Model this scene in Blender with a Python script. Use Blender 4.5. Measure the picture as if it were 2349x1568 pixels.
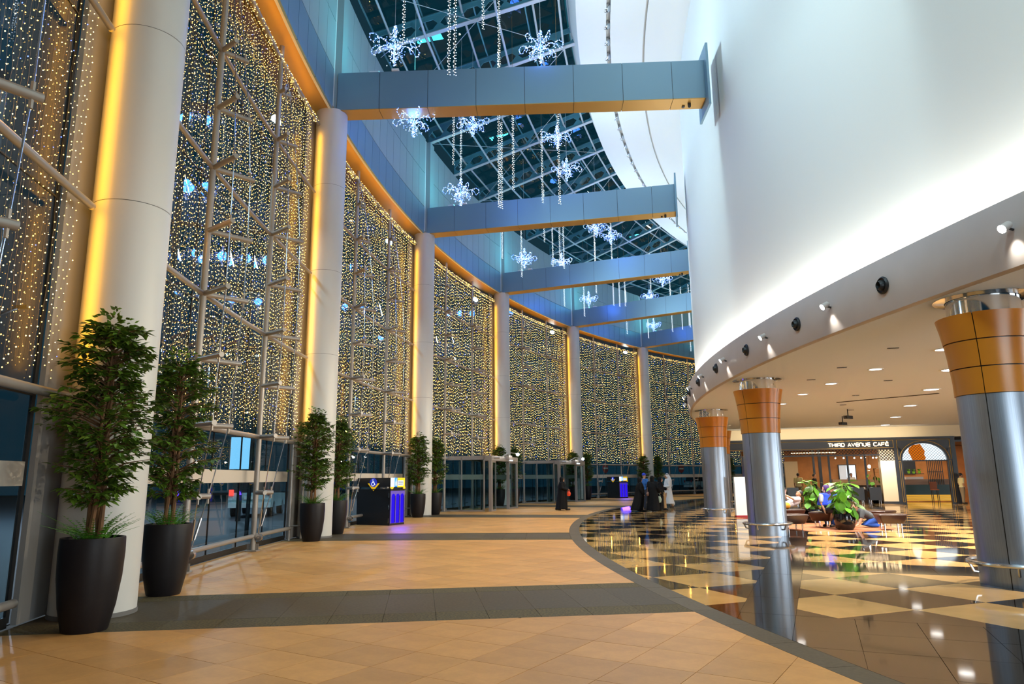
import bpy, math, random
from math import sin, cos, pi, sqrt, radians, hypot, atan2
from mathutils import Vector, Matrix
# ------------------------------------------------------------------ scene, camera, light
scene = bpy.context.scene
for o in list(bpy.data.objects): bpy.data.objects.remove(o)
COL = scene.collection
R_ = random.Random(11)
# plan of the hall: everything is laid out about one centre, ten degrees to a bay
CX, CY = 58.609, 17.148
TH1, DTH = 3.27049, -0.17526
RC = 64.043
def th(i): return TH1 + DTH*i
def P(rho, i, z=0.0):
    a = th(i); return Vector((CX+rho*cos(a), CY+rho*sin(a), z))
cam = bpy.data.objects.new('camera', bpy.data.cameras.new('camera')); COL.objects.link(cam)
PITCH, ROLL = 0.1923, 0.00951
_R = Vector((1,0,0)); _U = Vector((0,-sin(PITCH),cos(PITCH))); _F = Vector((0,cos(PITCH),sin(PITCH)))
_r = _R*cos(ROLL)-_U*sin(ROLL); _u = _R*sin(ROLL)+_U*cos(ROLL)
cam.matrix_world = Matrix(((_r.x,_u.x,-_F.x,0),(_r.y,_u.y,-_F.y,0),(_r.z,_u.z,-_F.z,1.55),(0,0,0,1)))
cam.data.sensor_width = 36; cam.data.lens = 36*1607.8/2349
cam.data.clip_start = .05; cam.data.clip_end = 400
scene.camera = cam
vs = scene.view_settings
scene.display_settings.display_device = 'sRGB'
vs.view_transform = 'Standard'; vs.look = 'None'; vs.gamma = 1; vs.use_curve_mapping = False
vs.exposure = 0.0
cy = scene.cycles
cy.max_bounces = 6; cy.diffuse_bounces = 3; cy.glossy_bounces = 3; cy.transmission_bounces = 2
cy.transparent_max_bounces = 14; cy.sample_clamp_indirect = 4.0; cy.caustics_reflective = False; cy.caustics_refractive = False
cy.use_denoising = True
world = bpy.data.worlds.new('night'); scene.world = world; world.use_nodes = True
bg = world.node_tree.nodes['Background']; bg.inputs[0].default_value = (.008,.030,.046,1); bg.inputs[1].default_value = 1.0

def area(name, loc, direction, sx, sy, power, color, spread=180):
    L = bpy.data.lights.new(name, 'AREA'); L.shape = 'RECTANGLE'; L.size = sx; L.size_y = sy
    L.energy = power; L.color = color; L.spread = radians(spread)
    o = bpy.data.objects.new(name, L); COL.objects.link(o); o.location = loc
    d = Vector(direction).normalized()
    o['kind'] = 'helper'
    return o, d
def aim(o, d, xaxis):
    # light looks along -Z; its X runs along xaxis
    z = -d; x = Vector(xaxis); x = (x - z*x.dot(z)).normalized(); y = z.cross(x)
    loc = o.location.copy()
    o.matrix_world = Matrix(((x.x,y.x,z.x,loc.x),(x.y,y.y,z.y,loc.y),(x.z,y.z,z.z,loc.z),(0,0,0,1)))
def tang(i): a = th(i); return Vector((-sin(a), cos(a), 0))
def radv(i): a = th(i); return Vector((cos(a), sin(a), 0))
COVE, UPW, UPC, FLOODW, SOF, AMB, FSPOT, STARP, DOWN, HALLFILL, DOORP, CAF, CAFW = 32, 60, 112, 720, 15, 29, 1000, 90, 1800, 1200, 260, 175, 95
# cove lamps in the trough behind the canopy lip, washing the drum wall
i = -1.3
while i < 4.3:
    o, d = area('cove_lamp', P(52.50, i, 4.95), Vector((0,0,1)) - radv(i)*0.42, 3.0, .12, COVE*3.0, (1,.97,.88))
    aim(o, d, tang(i)); i += .345
# uplighters lying on top of the tie beams: cold light for the roof, the upper wall and the drum
for i in range(0, 8):
    o, d = area('uplight_out', P(62.2, i, 14.08), Vector((0,0,1)) + radv(i)*.5, .5, 2.2, UPC, (.10,.86,.98)); aim(o, d, tang(i))
    o, d = area('uplight_in', P(56.0, i, 14.08), Vector((0,0,1)) - radv(i)*.9, .5, 3.0, UPW, (.72,.93,1)); aim(o, d, tang(i))
for i in (-1.4, -.7, 0, 1, 2, 3, 4, 5, 6):
    o, d = area('drum_flood', P(60.6, i+.03, 14.12), -radv(i) - Vector((0,0,.30)), .5, 2.0, FLOODW, (.68,.93,1)); aim(o, d, tang(i))
# warm glow of the bulb curtains: along the top pipe, up at the soffit, and up the edges beside each column
for b in range(-1, 8):
    o, d = area('garland_glow', P(64.45, b+.5, 12.36), Vector((0,0,1)) - radv(b+.5)*.2, 9.6, .15, SOF, (1,.40,.01)); aim(o, d, tang(b+.5))
    for s, di in ((-1, .048), (1, .952)):
        o, d = area('edge_glow', P(64.50, b+di, 7.4), tang(b+di)*(1 if s < 0 else -1) - radv(b+di)*.25, 9.0, .10, AMB, (1,.45,.015)); aim(o, d, Vector((0,0,1)))

OUT = 900
# warm glow of the curtains themselves: brighter lamps strung among the bulbs
PTS = 9
rl_ = random.Random(5)
for b in range(-1, 8):
    for k in range(4):
        for j in range(3):
            L_ = bpy.data.lights.new('curtain_lamp', 'POINT'); L_.energy = PTS; L_.color = (1,.42,.05); L_.shadow_soft_size = .02
            o = bpy.data.objects.new('curtain_lamp', L_); COL.objects.link(o); o['kind'] = 'helper'
            o.location = P(64.36, b+(.2,.5,.8)[j]+rl_.uniform(-.06,.06), (3.4,5.9,8.4,11.0)[k]+rl_.uniform(-.3,.3))
# unseen fill lights added right and behind to brighten the canopy ceiling
for (x,y,dx,dy) in ((33,16,-1,.05),(30,2,-1,.4),(10,-9,-.1,1)):
    o, d = area('hall_fill_light', (x,y,2.0), (dx,dy,.30), 9, 3.0, HALLFILL, (.85,.95,1)); aim(o, d, Vector((dy,-dx,0)))
# ------------------------------------------------------------------ helpers
class MB:
    def __init__(s): s.v=[]; s.f=[]; s.m=[]; s.mi=0
    def add(s, vs_, fs):
        n=len(s.v); s.v+= [tuple(v) for v in vs_]; s.f+=[tuple(n+k for k in f) for f in fs]; s.m+=[s.mi]*len(fs)
    def hexa(s, q):     # 8 corners: bottom four, top four
        s.add(q, [(3,2,1,0),(4,5,6,7),(0,1,5,4),(1,2,6,5),(2,3,7,6),(3,0,4,7)])
    def box(s, c, d, ax=None):
        c=Vector(c); X,Y,Z = ax if ax else (Vector((1,0,0)),Vector((0,1,0)),Vector((0,0,1)))
        x,y,z = X*d[0]/2, Y*d[1]/2, Z*d[2]/2
        s.hexa([c-x-y-z,c+x-y-z,c+x+y-z,c-x+y-z,c-x-y+z,c+x-y+z,c+x+y+z,c-x+y+z])
    def tube(s, pts, r, n=8, caps=True):
        pts=[Vector(p) for p in pts]; rs = r if isinstance(r,(list,tuple)) else [r]*len(pts)
        rings=[]; prev=None
        for k,p in enumerate(pts):
            d=(pts[min(k+1,len(pts)-1)]-pts[max(k-1,0)])
            d = d.normalized() if d.length>1e-9 else Vector((0,0,1))
            ref = prev if prev is not None else (Vector((0,0,1)) if abs(d.z)<.9 else Vector((1,0,0)))
            x=(ref-d*ref.dot(d)); x = x.normalized() if x.length>1e-6 else d.orthogonal().normalized()
            y=d.cross(x); prev=x
            rings.append([p+(x*cos(2*pi*j/n)+y*sin(2*pi*j/n))*rs[k] for j in range(n)])
        vs_=[v for rg in rings for v in rg]; fs=[]
        for k in range(len(pts)-1):
            for j in range(n): fs.append((k*n+j,k*n+(j+1)%n,(k+1)*n+(j+1)%n,(k+1)*n+j))
        if caps: fs.append(tuple(range(n-1,-1,-1))); fs.append(tuple((len(pts)-1)*n+j for j in range(n)))
        s.add(vs_,fs)
    def lathe(s, prof, n=24, c=(0,0,0), a0=0, a1=2*pi):   # prof: (r,z)
        full = abs(a1-a0-2*pi)<1e-6; m = n if full else n+1
        vs_=[]; 
        for r,z in prof:
            for j in range(m):
                a=a0+(a1-a0)*j/n; vs_.append((c[0]+r*cos(a),c[1]+r*sin(a),c[2]+z))
        fs=[]
        for k in range(len(prof)-1):
            for j in range(n):
                j2=(j+1)%m; fs.append((k*m+j,k*m+j2,(k+1)*m+j2,(k+1)*m+j))
        s.add(vs_,fs)
    def prism(s, poly, z0, z1, bottom=False):   # poly: list of (x,y), counter-clockwise
        n=len(poly); vs_=[(x,y,z0) for x,y in poly]+[(x,y,z1) for x,y in poly]
        fs=[tuple(range(n,2*n))]+[(j,(j+1)%n,n+(j+1)%n,n+j) for j in range(n)]
        if bottom: fs.append(tuple(range(n-1,-1,-1)))
        s.add(vs_,fs)
    def plate(s, poly, o, X, Y, N, t):          # polygon in plane X,Y at o, extruded along N by t
        o,X,Y,N=Vector(o),Vector(X),Vector(Y),Vector(N); n=len(poly)
        vs_=[o+X*a+Y*b for a,b in poly]+[o+X*a+Y*b+N*t for a,b in poly]
        s.add(vs_,[tuple(range(n-1,-1,-1)),tuple(range(n,2*n))]+[(j,(j+1)%n,n+(j+1)%n,n+j) for j in range(n)])
    def ell(s, c, r, n=10, m=6, ax=None):
        c=Vector(c); X,Y,Z = ax if ax else (Vector((1,0,0)),Vector((0,1,0)),Vector((0,0,1)))
        vs_=[c-Z*r[2]]; fs=[]
        for k in range(1,m):
            t=-pi/2+pi*k/m
            for j in range(n): a=2*pi*j/n; vs_.append(c+X*r[0]*cos(t)*cos(a)+Y*r[1]*cos(t)*sin(a)+Z*r[2]*sin(t))
        vs_.append(c+Z*r[2])
        for j in range(n): fs.append((0,1+(j+1)%n,1+j))
        for k in range(m-2):
            for j in range(n): a=1+k*n; fs.append((a+j,a+(j+1)%n,a+n+(j+1)%n,a+n+j))
        L=len(vs_)-1; a=1+(m-2)*n
        for j in range(n): fs.append((a+j,a+(j+1)%n,L))
        s.add(vs_,fs)
    def mesh(s, name, mats, smooth=False):
        me=bpy.data.meshes.new(name); me.from_pydata(s.v,[],s.f)
        for m in (mats if isinstance(mats,(list,tuple)) else [mats]): me.materials.append(m)
        if any(s.m): me.polygons.foreach_set('material_index',s.m)
        if smooth:
            me.polygons.foreach_set('use_smooth',[True]*len(s.f))
            try: me.set_sharp_from_angle(angle=radians(40))
            except Exception: pass
        me.update(); return me
    def obj(s, name, mats, parent=None, smooth=False, **k):
        return link(name, s.mesh(name,mats,smooth), parent, **k)
def link(name, data, parent=None, world=True, label=None, kind=None):
    o=bpy.data.objects.new(name,data); COL.objects.link(o)
    if parent is not None:
        o.parent=parent
        if world and parent.get('_w'): o.matrix_parent_inverse=Matrix.Translation(parent.location).inverted()
    if label: o['label']=label
    if kind: o['kind']=kind
    return o
def thing(name,label,cat,loc=(0,0,0),rz=0,group=None,world=False):
    o=bpy.data.objects.new(name,None); COL.objects.link(o); o.location=loc; o.rotation_euler=(0,0,rz)
    o.empty_display_size=.2; o['label']=label; o['category']=cat
    if group:o['group']=group
    if world:o['_w']=1
    return o
def tag(o,label,cat,group=None):
    o['label']=label;o['category']=cat
    if group:o['group']=group
    return o
def struct(o): o['kind']='structure'; return o
def dup(root,loc,rz,label=None):
    r=root.copy();COL.objects.link(r);r.location=loc;r.rotation_euler=(0,0,rz)
    if label:r['label']=label
    for ch in list(root.children):
        c=ch.copy();COL.objects.link(c);c.parent=r
        for g in list(ch.children):
            d=g.copy();COL.objects.link(d);d.parent=c
    return r
# ------------------------------------------------------------------ materials
def mat(name,col,rough=.5,metal=0,var=0,scale=8,bump=0,emit=None,estr=0,spec=.5,detail=3,stretch=None,col2=None,per=0,coat=0,nr=.5):
    m=bpy.data.materials.new(name);m.use_nodes=True;nt=m.node_tree;b=nt.nodes['Principled BSDF']
    b.inputs['Base Color'].default_value=(*col,1);b.inputs['Roughness'].default_value=rough;b.inputs['Metallic'].default_value=metal
    b.inputs['Specular IOR Level'].default_value=spec;b.inputs['Coat Weight'].default_value=coat
    if emit: b.inputs['Emission Color'].default_value=(*emit,1);b.inputs['Emission Strength'].default_value=estr
    src=None
    if var or bump or col2:
        tc=nt.nodes.new('ShaderNodeTexCoord');n=nt.nodes.new('ShaderNodeTexNoise');n.inputs['Scale'].default_value=scale;n.inputs['Detail'].default_value=detail;n.inputs['Roughness'].default_value=nr
        if stretch:
            mp=nt.nodes.new('ShaderNodeMapping');mp.inputs['Scale'].default_value=stretch
            nt.links.new(tc.outputs['Object'],mp.inputs['Vector']);nt.links.new(mp.outputs['Vector'],n.inputs['Vector'])
        else: nt.links.new(tc.outputs['Object'],n.inputs['Vector'])
        if var or col2:
            r=nt.nodes.new('ShaderNodeValToRGB');c2=col2 or tuple(c*(1-var) for c in col);c1=col if col2 else tuple(min(1,c*(1+var)) for c in col)
            r.color_ramp.elements[0].position=.3;r.color_ramp.elements[1].position=.7
            r.color_ramp.elements[0].color=(*c2,1);r.color_ramp.elements[1].color=(*c1,1)
            nt.links.new(n.outputs['Fac'],r.inputs['Fac']);src=r.outputs['Color']
        if bump:
            bp=nt.nodes.new('ShaderNodeBump');bp.inputs['Strength'].default_value=bump;bp.inputs['Distance'].default_value=.02
            nt.links.new(n.outputs['Fac'],bp.inputs['Height']);nt.links.new(bp.outputs['Normal'],b.inputs['Normal'])
    if per:   # tone that differs from piece to piece
        oi=nt.nodes.new('ShaderNodeObjectInfo');ge=nt.nodes.new('ShaderNodeNewGeometry')
        ad=nt.nodes.new('ShaderNodeMath');ad.operation='ADD';nt.links.new(oi.outputs['Random'],ad.inputs[0]);nt.links.new(ge.outputs['Random Per Island'],ad.inputs[1])
        fr=nt.nodes.new('ShaderNodeMath');fr.operation='FRACT';nt.links.new(ad.outputs[0],fr.inputs[0])
        mr=nt.nodes.new('ShaderNodeMapRange');mr.inputs['To Min'].default_value=1-per;mr.inputs['To Max'].default_value=1+per;nt.links.new(fr.outputs[0],mr.inputs['Value'])
        mx=nt.nodes.new('ShaderNodeVectorMath');mx.operation='SCALE'
        if src: nt.links.new(src,mx.inputs[0])
        else: mx.inputs[0].default_value=col
        nt.links.new(mr.outputs[0],mx.inputs['Scale']);src=mx.outputs[0]
    if src: nt.links.new(src,b.inputs['Base Color'])
    return m
def glassmat(name,tint,ior=1.5,rough=0.0,dark=0.0):
    m=bpy.data.materials.new(name);m.use_nodes=True;nt=m.node_tree;nt.nodes.clear()
    out=nt.nodes.new('ShaderNodeOutputMaterial');mx=nt.nodes.new('ShaderNodeMixShader');fr=nt.nodes.new('ShaderNodeFresnel');fr.inputs[0].default_value=ior
    tr=nt.nodes.new('ShaderNodeBsdfTransparent');tr.inputs[0].default_value=(*tint,1);gl=nt.nodes.new('ShaderNodeBsdfGlossy');gl.inputs['Roughness'].default_value=rough
    ge=nt.nodes.new('ShaderNodeNewGeometry');sb=nt.nodes.new('ShaderNodeMath');sb.operation='SUBTRACT';sb.inputs[0].default_value=1;nt.links.new(ge.outputs['Backfacing'],sb.inputs[1])
    ml=nt.nodes.new('ShaderNodeMath');ml.operation='MULTIPLY';nt.links.new(fr.outputs[0],ml.inputs[0]);nt.links.new(sb.outputs[0],ml.inputs[1]);nt.links.new(ml.outputs[0],mx.inputs[0]);nt.links.new(tr.outputs[0],mx.inputs[1]);nt.links.new(gl.outputs[0],mx.inputs[2]);nt.links.new(mx.outputs[0],out.inputs[0]);return m
def emat(name,col,s,sample=False):
    m=bpy.data.materials.new(name);m.use_nodes=True;nt=m.node_tree;nt.nodes.clear()
    out=nt.nodes.new('ShaderNodeOutputMaterial');e=nt.nodes.new('ShaderNodeEmission');e.inputs[0].default_value=(*col,1);e.inputs[1].default_value=s
    nt.links.new(e.outputs[0],out.inputs[0])
    m.cycles.emission_sampling='AUTO' if sample else 'NONE'
    return m
M={}
M['sand']=mat('sandstone',(.55,.275,.085),.45,var=.16,scale=2.2,per=.12,detail=9,bump=.03,spec=.22,nr=.78)
M['gran']=mat('grey granite',(.085,.066,.042),.55,spec=.12,var=.18,scale=26,per=.08)
M['flam']=mat('speckled granite',(.15,.115,.055),.65,spec=.1,scale=38,col2=(.05,.044,.032),per=.06,bump=.12)
M['ring']=mat('border granite',(.105,.083,.055),.55,spec=.12,var=.12,scale=22,per=.06)
M['cream']=mat('polished cream stone',(.70,.41,.15),.05,var=.08,scale=3,per=.06,spec=.6)
M['dark']=mat('polished dark stone',(.020,.017,.015),.05,var=.25,scale=5,per=.15,spec=.38,stretch=(1,.3,1))
M['grout']=mat('joint',(.045,.035,.026),.8)
M['asph']=mat('asphalt',(.03,.035,.042),.7,var=.2,scale=3)
M['col']=mat('pale column paint',(.54,.53,.50),.42)
M['panel']=mat('grey wall panel',(.24,.235,.23),.45)
M['clad']=mat('grey metal cladding',(.21,.34,.44),.42,metal=.5,per=.03)
M['soffwarm']=mat('warm soffit colour',(.50,.30,.08),.42,metal=.35)  # undersides get a warmer base colour than the cladding on the sides
M['clad2']=mat('upper wall cladding',(.29,.38,.40),.5,per=.03)
M['pipe']=mat('painted steel pipe',(.27,.245,.22),.35,metal=.25)
M['steel']=mat('stainless',(.62,.62,.63),.22,metal=1)
M['brush']=mat('brushed steel',(.32,.37,.44),.40,metal=1,var=.10,scale=3,stretch=(30,30,.5))
M['chrome']=mat('chrome',(.75,.76,.78),.10,metal=1)
M['orange']=mat('orange lacquer',(.50,.18,.012),.3,var=.05,scale=2)
M['white']=mat('white plaster',(.80,.82,.81),.6)
M['fascia']=mat('mauve grey fascia',(.56,.51,.49),.40,var=.03,scale=2)
M['ceil']=mat('pale ceiling',(.83,.90,1.0),.7)
M['black']=mat('black joint',(.006,.007,.008),.4)
M['dkmet']=mat('dark metal',(.035,.037,.04),.4,metal=.5)
M['roofst']=mat('roof steel',(.10,.30,.38),.45,metal=.2)
M['flange']=mat('roof flange',(.50,.56,.60),.4,metal=.2)
M['glass']=glassmat('clear glass',(.70,.82,.86))
M['rglass']=glassmat('dark roof glass',(.45,.80,.82),1.38)
M['frost']=mat('frosted band',(.52,.47,.40),.6)
M['amber']=emat('amber bulb',(1,.58,.11),9)
M['gold']=emat('gold bulb',(1,.75,.27),10)
M['blueb']=emat('blue bulb',(.08,.14,1),8)
M['ice']=emat('icy bulb',(.50,.68,1),7)
M['icew']=emat('white icy bulb',(.85,.93,1),7)
M['iceb']=emat('blue icy bulb',(.10,.20,1),9)
M['wire']=mat('pale wire',(.20,.13,.05),.5)
M['lamp']=emat('lamp face',(1,.93,.82),45)
M['down']=emat('downlight face',(1,.95,.88),9)
M['pot']=mat('charcoal planter',(.010,.008,.009),.45,var=.1,scale=60,spec=.22)
M['soil']=mat('dark soil',(.02,.014,.01),.9)
M['bark']=mat('brown bark',(.13,.062,.022),.8,var=.3,scale=20,stretch=(1,1,.25))
M['leaf']=mat('ficus leaf',(.072,.138,.010),.45,var=.35,scale=4,per=.35)
M['fern']=mat('fern green',(.07,.21,.015),.5,per=.25)
M['bigleaf']=mat('broad green leaf',(.055,.19,.010),.38,var=.35,scale=6,per=.2)
M['leather']=mat('brown leather',(.026,.010,.008),.38,var=.12,scale=25)
# ------------------------------------------------------------------ floor
floor=MB(); floor.add([(-70,-40,-.03),(90,-40,-.03),(90,95,-.03),(-70,95,-.03)],[(0,1,2,3)])
floor=struct(floor.obj('floor',M['grout']))
from math import floor as fl, ceil as ce
def clip(poly,nx,ny,c):   # keep nx*x+ny*y >= c
    out=[]
    for k in range(len(poly)):
        a,b=poly[k],poly[(k+1)%len(poly)];da=nx*a[0]+ny*a[1]-c;db=nx*b[0]+ny*b[1]-c
        if da>=0:out.append(a)
        if (da>=0)!=(db>=0):
            t=da/(da-db);out.append((a[0]+(b[0]-a[0])*t,a[1]+(b[1]-a[1])*t))
    return out
def parea(p): return .5*sum(p[k][0]*p[(k+1)%len(p)][1]-p[(k+1)%len(p)][0]*p[k][1] for k in range(len(p)))
def cen(p): return (sum(q[0] for q in p)/len(p),sum(q[1] for q in p)/len(p))
def inset(p,e=.0025):
    c=cen(p);r=max(hypot(x-c[0],y-c[1]) for x,y in p);k=1-e/max(r*.7,.01)
    return [(c[0]+(x-c[0])*k,c[1]+(y-c[1])*k) for x,y in p]
def seen(x,y):            # roughly inside the photographed part of the floor
    d=y*cos(PITCH)-1.55*sin(PITCH)
    if d<3: return False
    return abs(x/d)<.76 and (-y*sin(PITCH)-1.55*cos(PITCH))/d>-.51
def pieces(name,stuffname,lst,matl,limit=300,z0=-.03,maxd=30):
    # lst of (poly, mat); the nearest become pieces of their own, the rest one joined part
    lst=[(inset(p),m) for p,m in lst if len(p)>2 and abs(parea(p))>.004]
    lst=[(p if parea(p)>0 else p[::-1],m) for p,m in lst]
    near=sorted([q for q in lst if seen(*cen(q[0])) and hypot(*cen(q[0]))<maxd],key=lambda q:hypot(*cen(q[0])))[:limit]
    ids={id(q) for q in near}
    for p,m in near:
        c=cen(p);mb=MB();mb.prism([(x-c[0],y-c[1]) for x,y in p],z0,R_.uniform(-.0012,0))
        o=mb.obj(name,m,floor);o.location=(c[0],c[1],0)
    mats=[];mb=MB()
    for q in lst:
        if id(q) in ids: continue
        if q[1] not in mats:mats.append(q[1])
        mb.mi=mats.index(q[1]);mb.prism(q[0],z0,R_.uniform(-.0012,0))
    if mb.f: mb.obj(stuffname,mats,floor,kind='stuff')
RO,RI=57.13,56.83
def bandclip(poly,i,off,sign):   # keep the side of the band line: sign*(tangential distance from column line i) >= off
    a=th(i);n=(sin(a),-cos(a))   # towards higher i
    c=n[0]*CX+n[1]*CY
    return clip(poly,sign*n[0],sign*n[1],sign*c+off)
E1=(.535,.845);E2=(.845,-.535);TS=.605
tiles=[]
for b in range(-2,9):
    rot=DTH*(b+1);cr,sr=cos(rot),sin(rot)
    def tr(x,y): x-=CX;y-=CY;return (CX+x*cr-y*sr,CY+x*sr+y*cr)
    for m in range(-16,17):
        for n in range(-16,17):
            o=(.44+TS*(m*E1[0]+n*E2[0]),6.72+TS*(m*E1[1]+n*E2[1]))
            c=(o[0]+TS*.5*(E1[0]+E2[0]),o[1]+TS*.5*(E1[1]+E2[1]))
            rc=hypot(c[0]-CX,c[1]-CY)
            if not RO-.5<rc<65.2: continue
            ac=(TH1-(atan2(c[1]-CY,c[0]-CX)%(2*pi)))/-DTH
            if not -1.02<ac<.02: continue
            p=[tr(*o),tr(o[0]+TS*E2[0],o[1]+TS*E2[1]),tr(o[0]+TS*(E1[0]+E2[0]),o[1]+TS*(E1[1]+E2[1])),tr(o[0]+TS*E1[0],o[1]+TS*E1[1])]
            p=bandclip(p,b,1.24,1)
            if len(p)>2:p=bandclip(p,b+1,1.14,-1)
            if len(p)<3: continue
            q=tr(*c);d=hypot(q[0]-CX,q[1]-CY);nx,ny=(q[0]-CX)/d,(q[1]-CY)/d
            p=clip(p,nx,ny,nx*CX+ny*CY+RO)
            if len(p)>2:p=clip(p,-nx,-ny,-(nx*CX+ny*CY+64.74))
            if len(p)>2:tiles.append((p,M['sand']))
pieces('sandstone_tile','sandstone_paving',tiles,M['sand'],maxd=24)
slabs=[]
for b in range(-1,9):
    a=th(b);rx,ry=cos(a),sin(a);nx,ny=sin(a),-cos(a)
    k=0
    while RO+.6*k<64.74:
        r0=RO+.6*k if k else RO-.05;r1=min(RO+.6*(k+1),64.74);k+=1
        for t0,t1,m in ((-1.14,-.62,'flam'),(-.62,.80,'gran'),(.80,1.24,'flam')):
            q=[(CX+rx*r+nx*t,CY+ry*r+ny*t) for r,t in ((r0,t0),(r1,t0),(r1,t1),(r0,t1))]
            if k==1:
                c=cen(q);d=hypot(c[0]-CX,c[1]-CY);ux,uy=(c[0]-CX)/d,(c[1]-CY)/d;q=clip(q,ux,uy,ux*CX+uy*CY+RO)
            slabs.append((q,M[m]))
pieces('granite_slab','granite_paving',slabs,None,maxd=34)
rings=[];k=-1.6
while k<8:
    rings.append(([tuple(P(RI,k)[:2]),tuple(P(RI,k+.088)[:2]),tuple(P(RO,k+.088)[:2]),tuple(P(RO,k)[:2])],M['ring']));k+=.088
pieces('border_slab','border_paving',rings,None,maxd=40)
# polished plaza inside the border
UA=radians(67);U=(cos(UA),sin(UA));NN=(sin(UA),-cos(UA))
A=(1.2*cos(radians(22)),1.2*sin(radians(22)));B=(-A[1],A[0])
def inplaza(q,far=True):
    d=hypot(q[0]-CX,q[1]-CY)
    return d<RI+1.2
def plz(p):
    c=cen(p);d=hypot(c[0]-CX,c[1]-CY);ux,uy=(c[0]-CX)/d,(c[1]-CY)/d
    return clip(p,-ux,-uy,-(ux*CX+uy*CY+RI-.004))
SFRONT=8.956
checks=[]
for side,V in ((-1,(2.64,10.49)),(1,(3.58,8.20))):
    for m in range(-14,34):
        for n in range(-24,44):
            o=(V[0]+A[0]*m+B[0]*n,V[1]+A[1]*m+B[1]*n);c=(o[0]+.5*(A[0]+B[0]),o[1]+.5*(A[1]+B[1]))
            if not inplaza(c) or c[0]>36 or c[1]>62 or c[1]<2: continue
            p=[o,(o[0]+A[0],o[1]+A[1]),(o[0]+A[0]+B[0],o[1]+A[1]+B[1]),(o[0]+B[0],o[1]+B[1])]
            p=clip(p,-NN[0],-NN[1],.954) if side<0 else clip(p,NN[0],NN[1],-.345)
            if len(p)>2:p=clip(p,U[0],U[1],SFRONT)
            parts=[p]
            if side>0 and len(p)>2: parts=[clip(p,-U[0],-U[1],-13.2),clip(p,U[0],U[1],14.5)]
            for q in parts:
                if len(q)<3: continue
                q=plz(q)
                if len(q)>2:checks.append((q,M['cream'] if (m+n)%2==0 else M['dark']))
pieces('checker_tile','checker_paving',checks,None,maxd=30)
darks=[]
def rectUN(n0,n1,s0,s1): return [(NN[0]*a+U[0]*b,NN[1]*a+U[1]*b) for a,b in ((n0,s0),(n1,s0),(n1,s1),(n0,s1))]
k=0
while 4+.78*k<SFRONT:          # slabs before the chequers
    s1=SFRONT-.78*k;s0=s1-.78;k+=1
    for j in range(-10,30): darks.append((plz(rectUN(-.345+.6*j,-.345+.6*(j+1),s0,s1)),M['dark']))
    if s0<1: break
for k in range(0,38): darks.append((plz(rectUN(-.954,-.345,SFRONT+1.2*k,SFRONT+1.2*(k+1))),M['dark']))
for j in range(0,30): darks.append((plz(rectUN(-.345+1.0*j,-.345+1.0*(j+1),13.2,14.5)),M['dark']))
pieces('dark_slab','dark_paving',[d for d in darks if len(d[0])>2],None,maxd=40)
ground=MB();ground.lathe([(64.95,-.02),(130,-.02)],90,(CX,CY,0),th(10),th(-6));struct(ground.obj('ground',M['asph']))
# ------------------------------------------------------------------ white facade columns
ORD=['nearest','second','third','fourth','fifth','sixth','seventh','eighth','ninth']
def colname(i): return ORD[i]+' white facade column' if i>=0 else 'white facade column outside the frame'
CR=.47;CRHO=64.22;HB=12.73
def column_mesh(z0,z1):
    mb=MB();mb.lathe([(CR,z0),(CR,z1)],48);return mb
segs=[(0.02,5.096),(5.104,7.586),(7.594,10.256),(10.264,HB)]
segm=[column_mesh(a,b).mesh('column_segment',M['col'],True) for a,b in segs]
mb=MB()
for z in (5.1,7.59,10.26): mb.lathe([(CR-.006,z-.02),(CR-.006,z+.02)],48)
mb.lathe([(CR+.01,0),(CR+.01,.05),(CR,.05)],40)
jointm=mb.mesh('joint_ring',mat('joint grey',(.12,.115,.11),.6),True)
colobj=[]
for i in range(0,9):
    t=thing('facade_column',('nearest tall round white column with a ficus planter on each side' if i==0 else ORD[i]+' tall round white column along the light curtain facade'),'column',P(CRHO,i),th(i),'white facade columns')
    for m in segm: link('column_segment',m,t)
    link('joint_ring',jointm,t)
# ------------------------------------------------------------------ facade bays
def L(rho,di,z,i0=.5):       # local frame of a bay: origin at rho RC in the middle of the bay
    a=DTH*(di-i0);return Vector((rho*cos(a)-RC,rho*sin(a),z))
NP=6;ZP=[.06,2.55,4.97,7.47,9.97,12.6];D0,D1=.066,.934
# glass wall
panes={}
for r in range(5):
    mb=MB();w=(D1-D0)/NP
    a=L(64.80,D0+w*.008,0);b=L(64.80,D0+w*.992,0);x=(b-a);c=(a+b)/2;ln=x.length;x.normalize();y=Vector((-x.y,x.x,0))
    mb.box((0,0,0),(ln,.012,ZP[r+1]-ZP[r]-.02),(x,y,Vector((0,0,1))))
    panes[r]=(mb.mesh('pane',M['glass']),c)
mb=MB()
for k in range(NP+1):
    p=L(64.80,D0+(D1-D0)*k/NP,0);wd=.02 if 0<k<NP else .07
    xa=(L(64.8,D0+(D1-D0)*k/NP+.001,0)-p).normalized();mb.box(p+Vector((0,0,6.3)),(wd,.03,12.5),(xa,Vector((-xa.y,xa.x,0)),Vector((0,0,1))))
for z in ZP:
    for k in range(NP):
        p=L(64.80,D0+(D1-D0)*k/NP,z);q=L(64.80,D0+(D1-D0)*(k+1)/NP,z);x=(q-p);mb.box((p+q)/2,(x.length,.03,.02 if z>.1 else .12),(x.normalized(),Vector((-x.y,x.x,0)).normalized(),Vector((0,0,1))))
winm=mb.mesh('window_1',M['black'])
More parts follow.
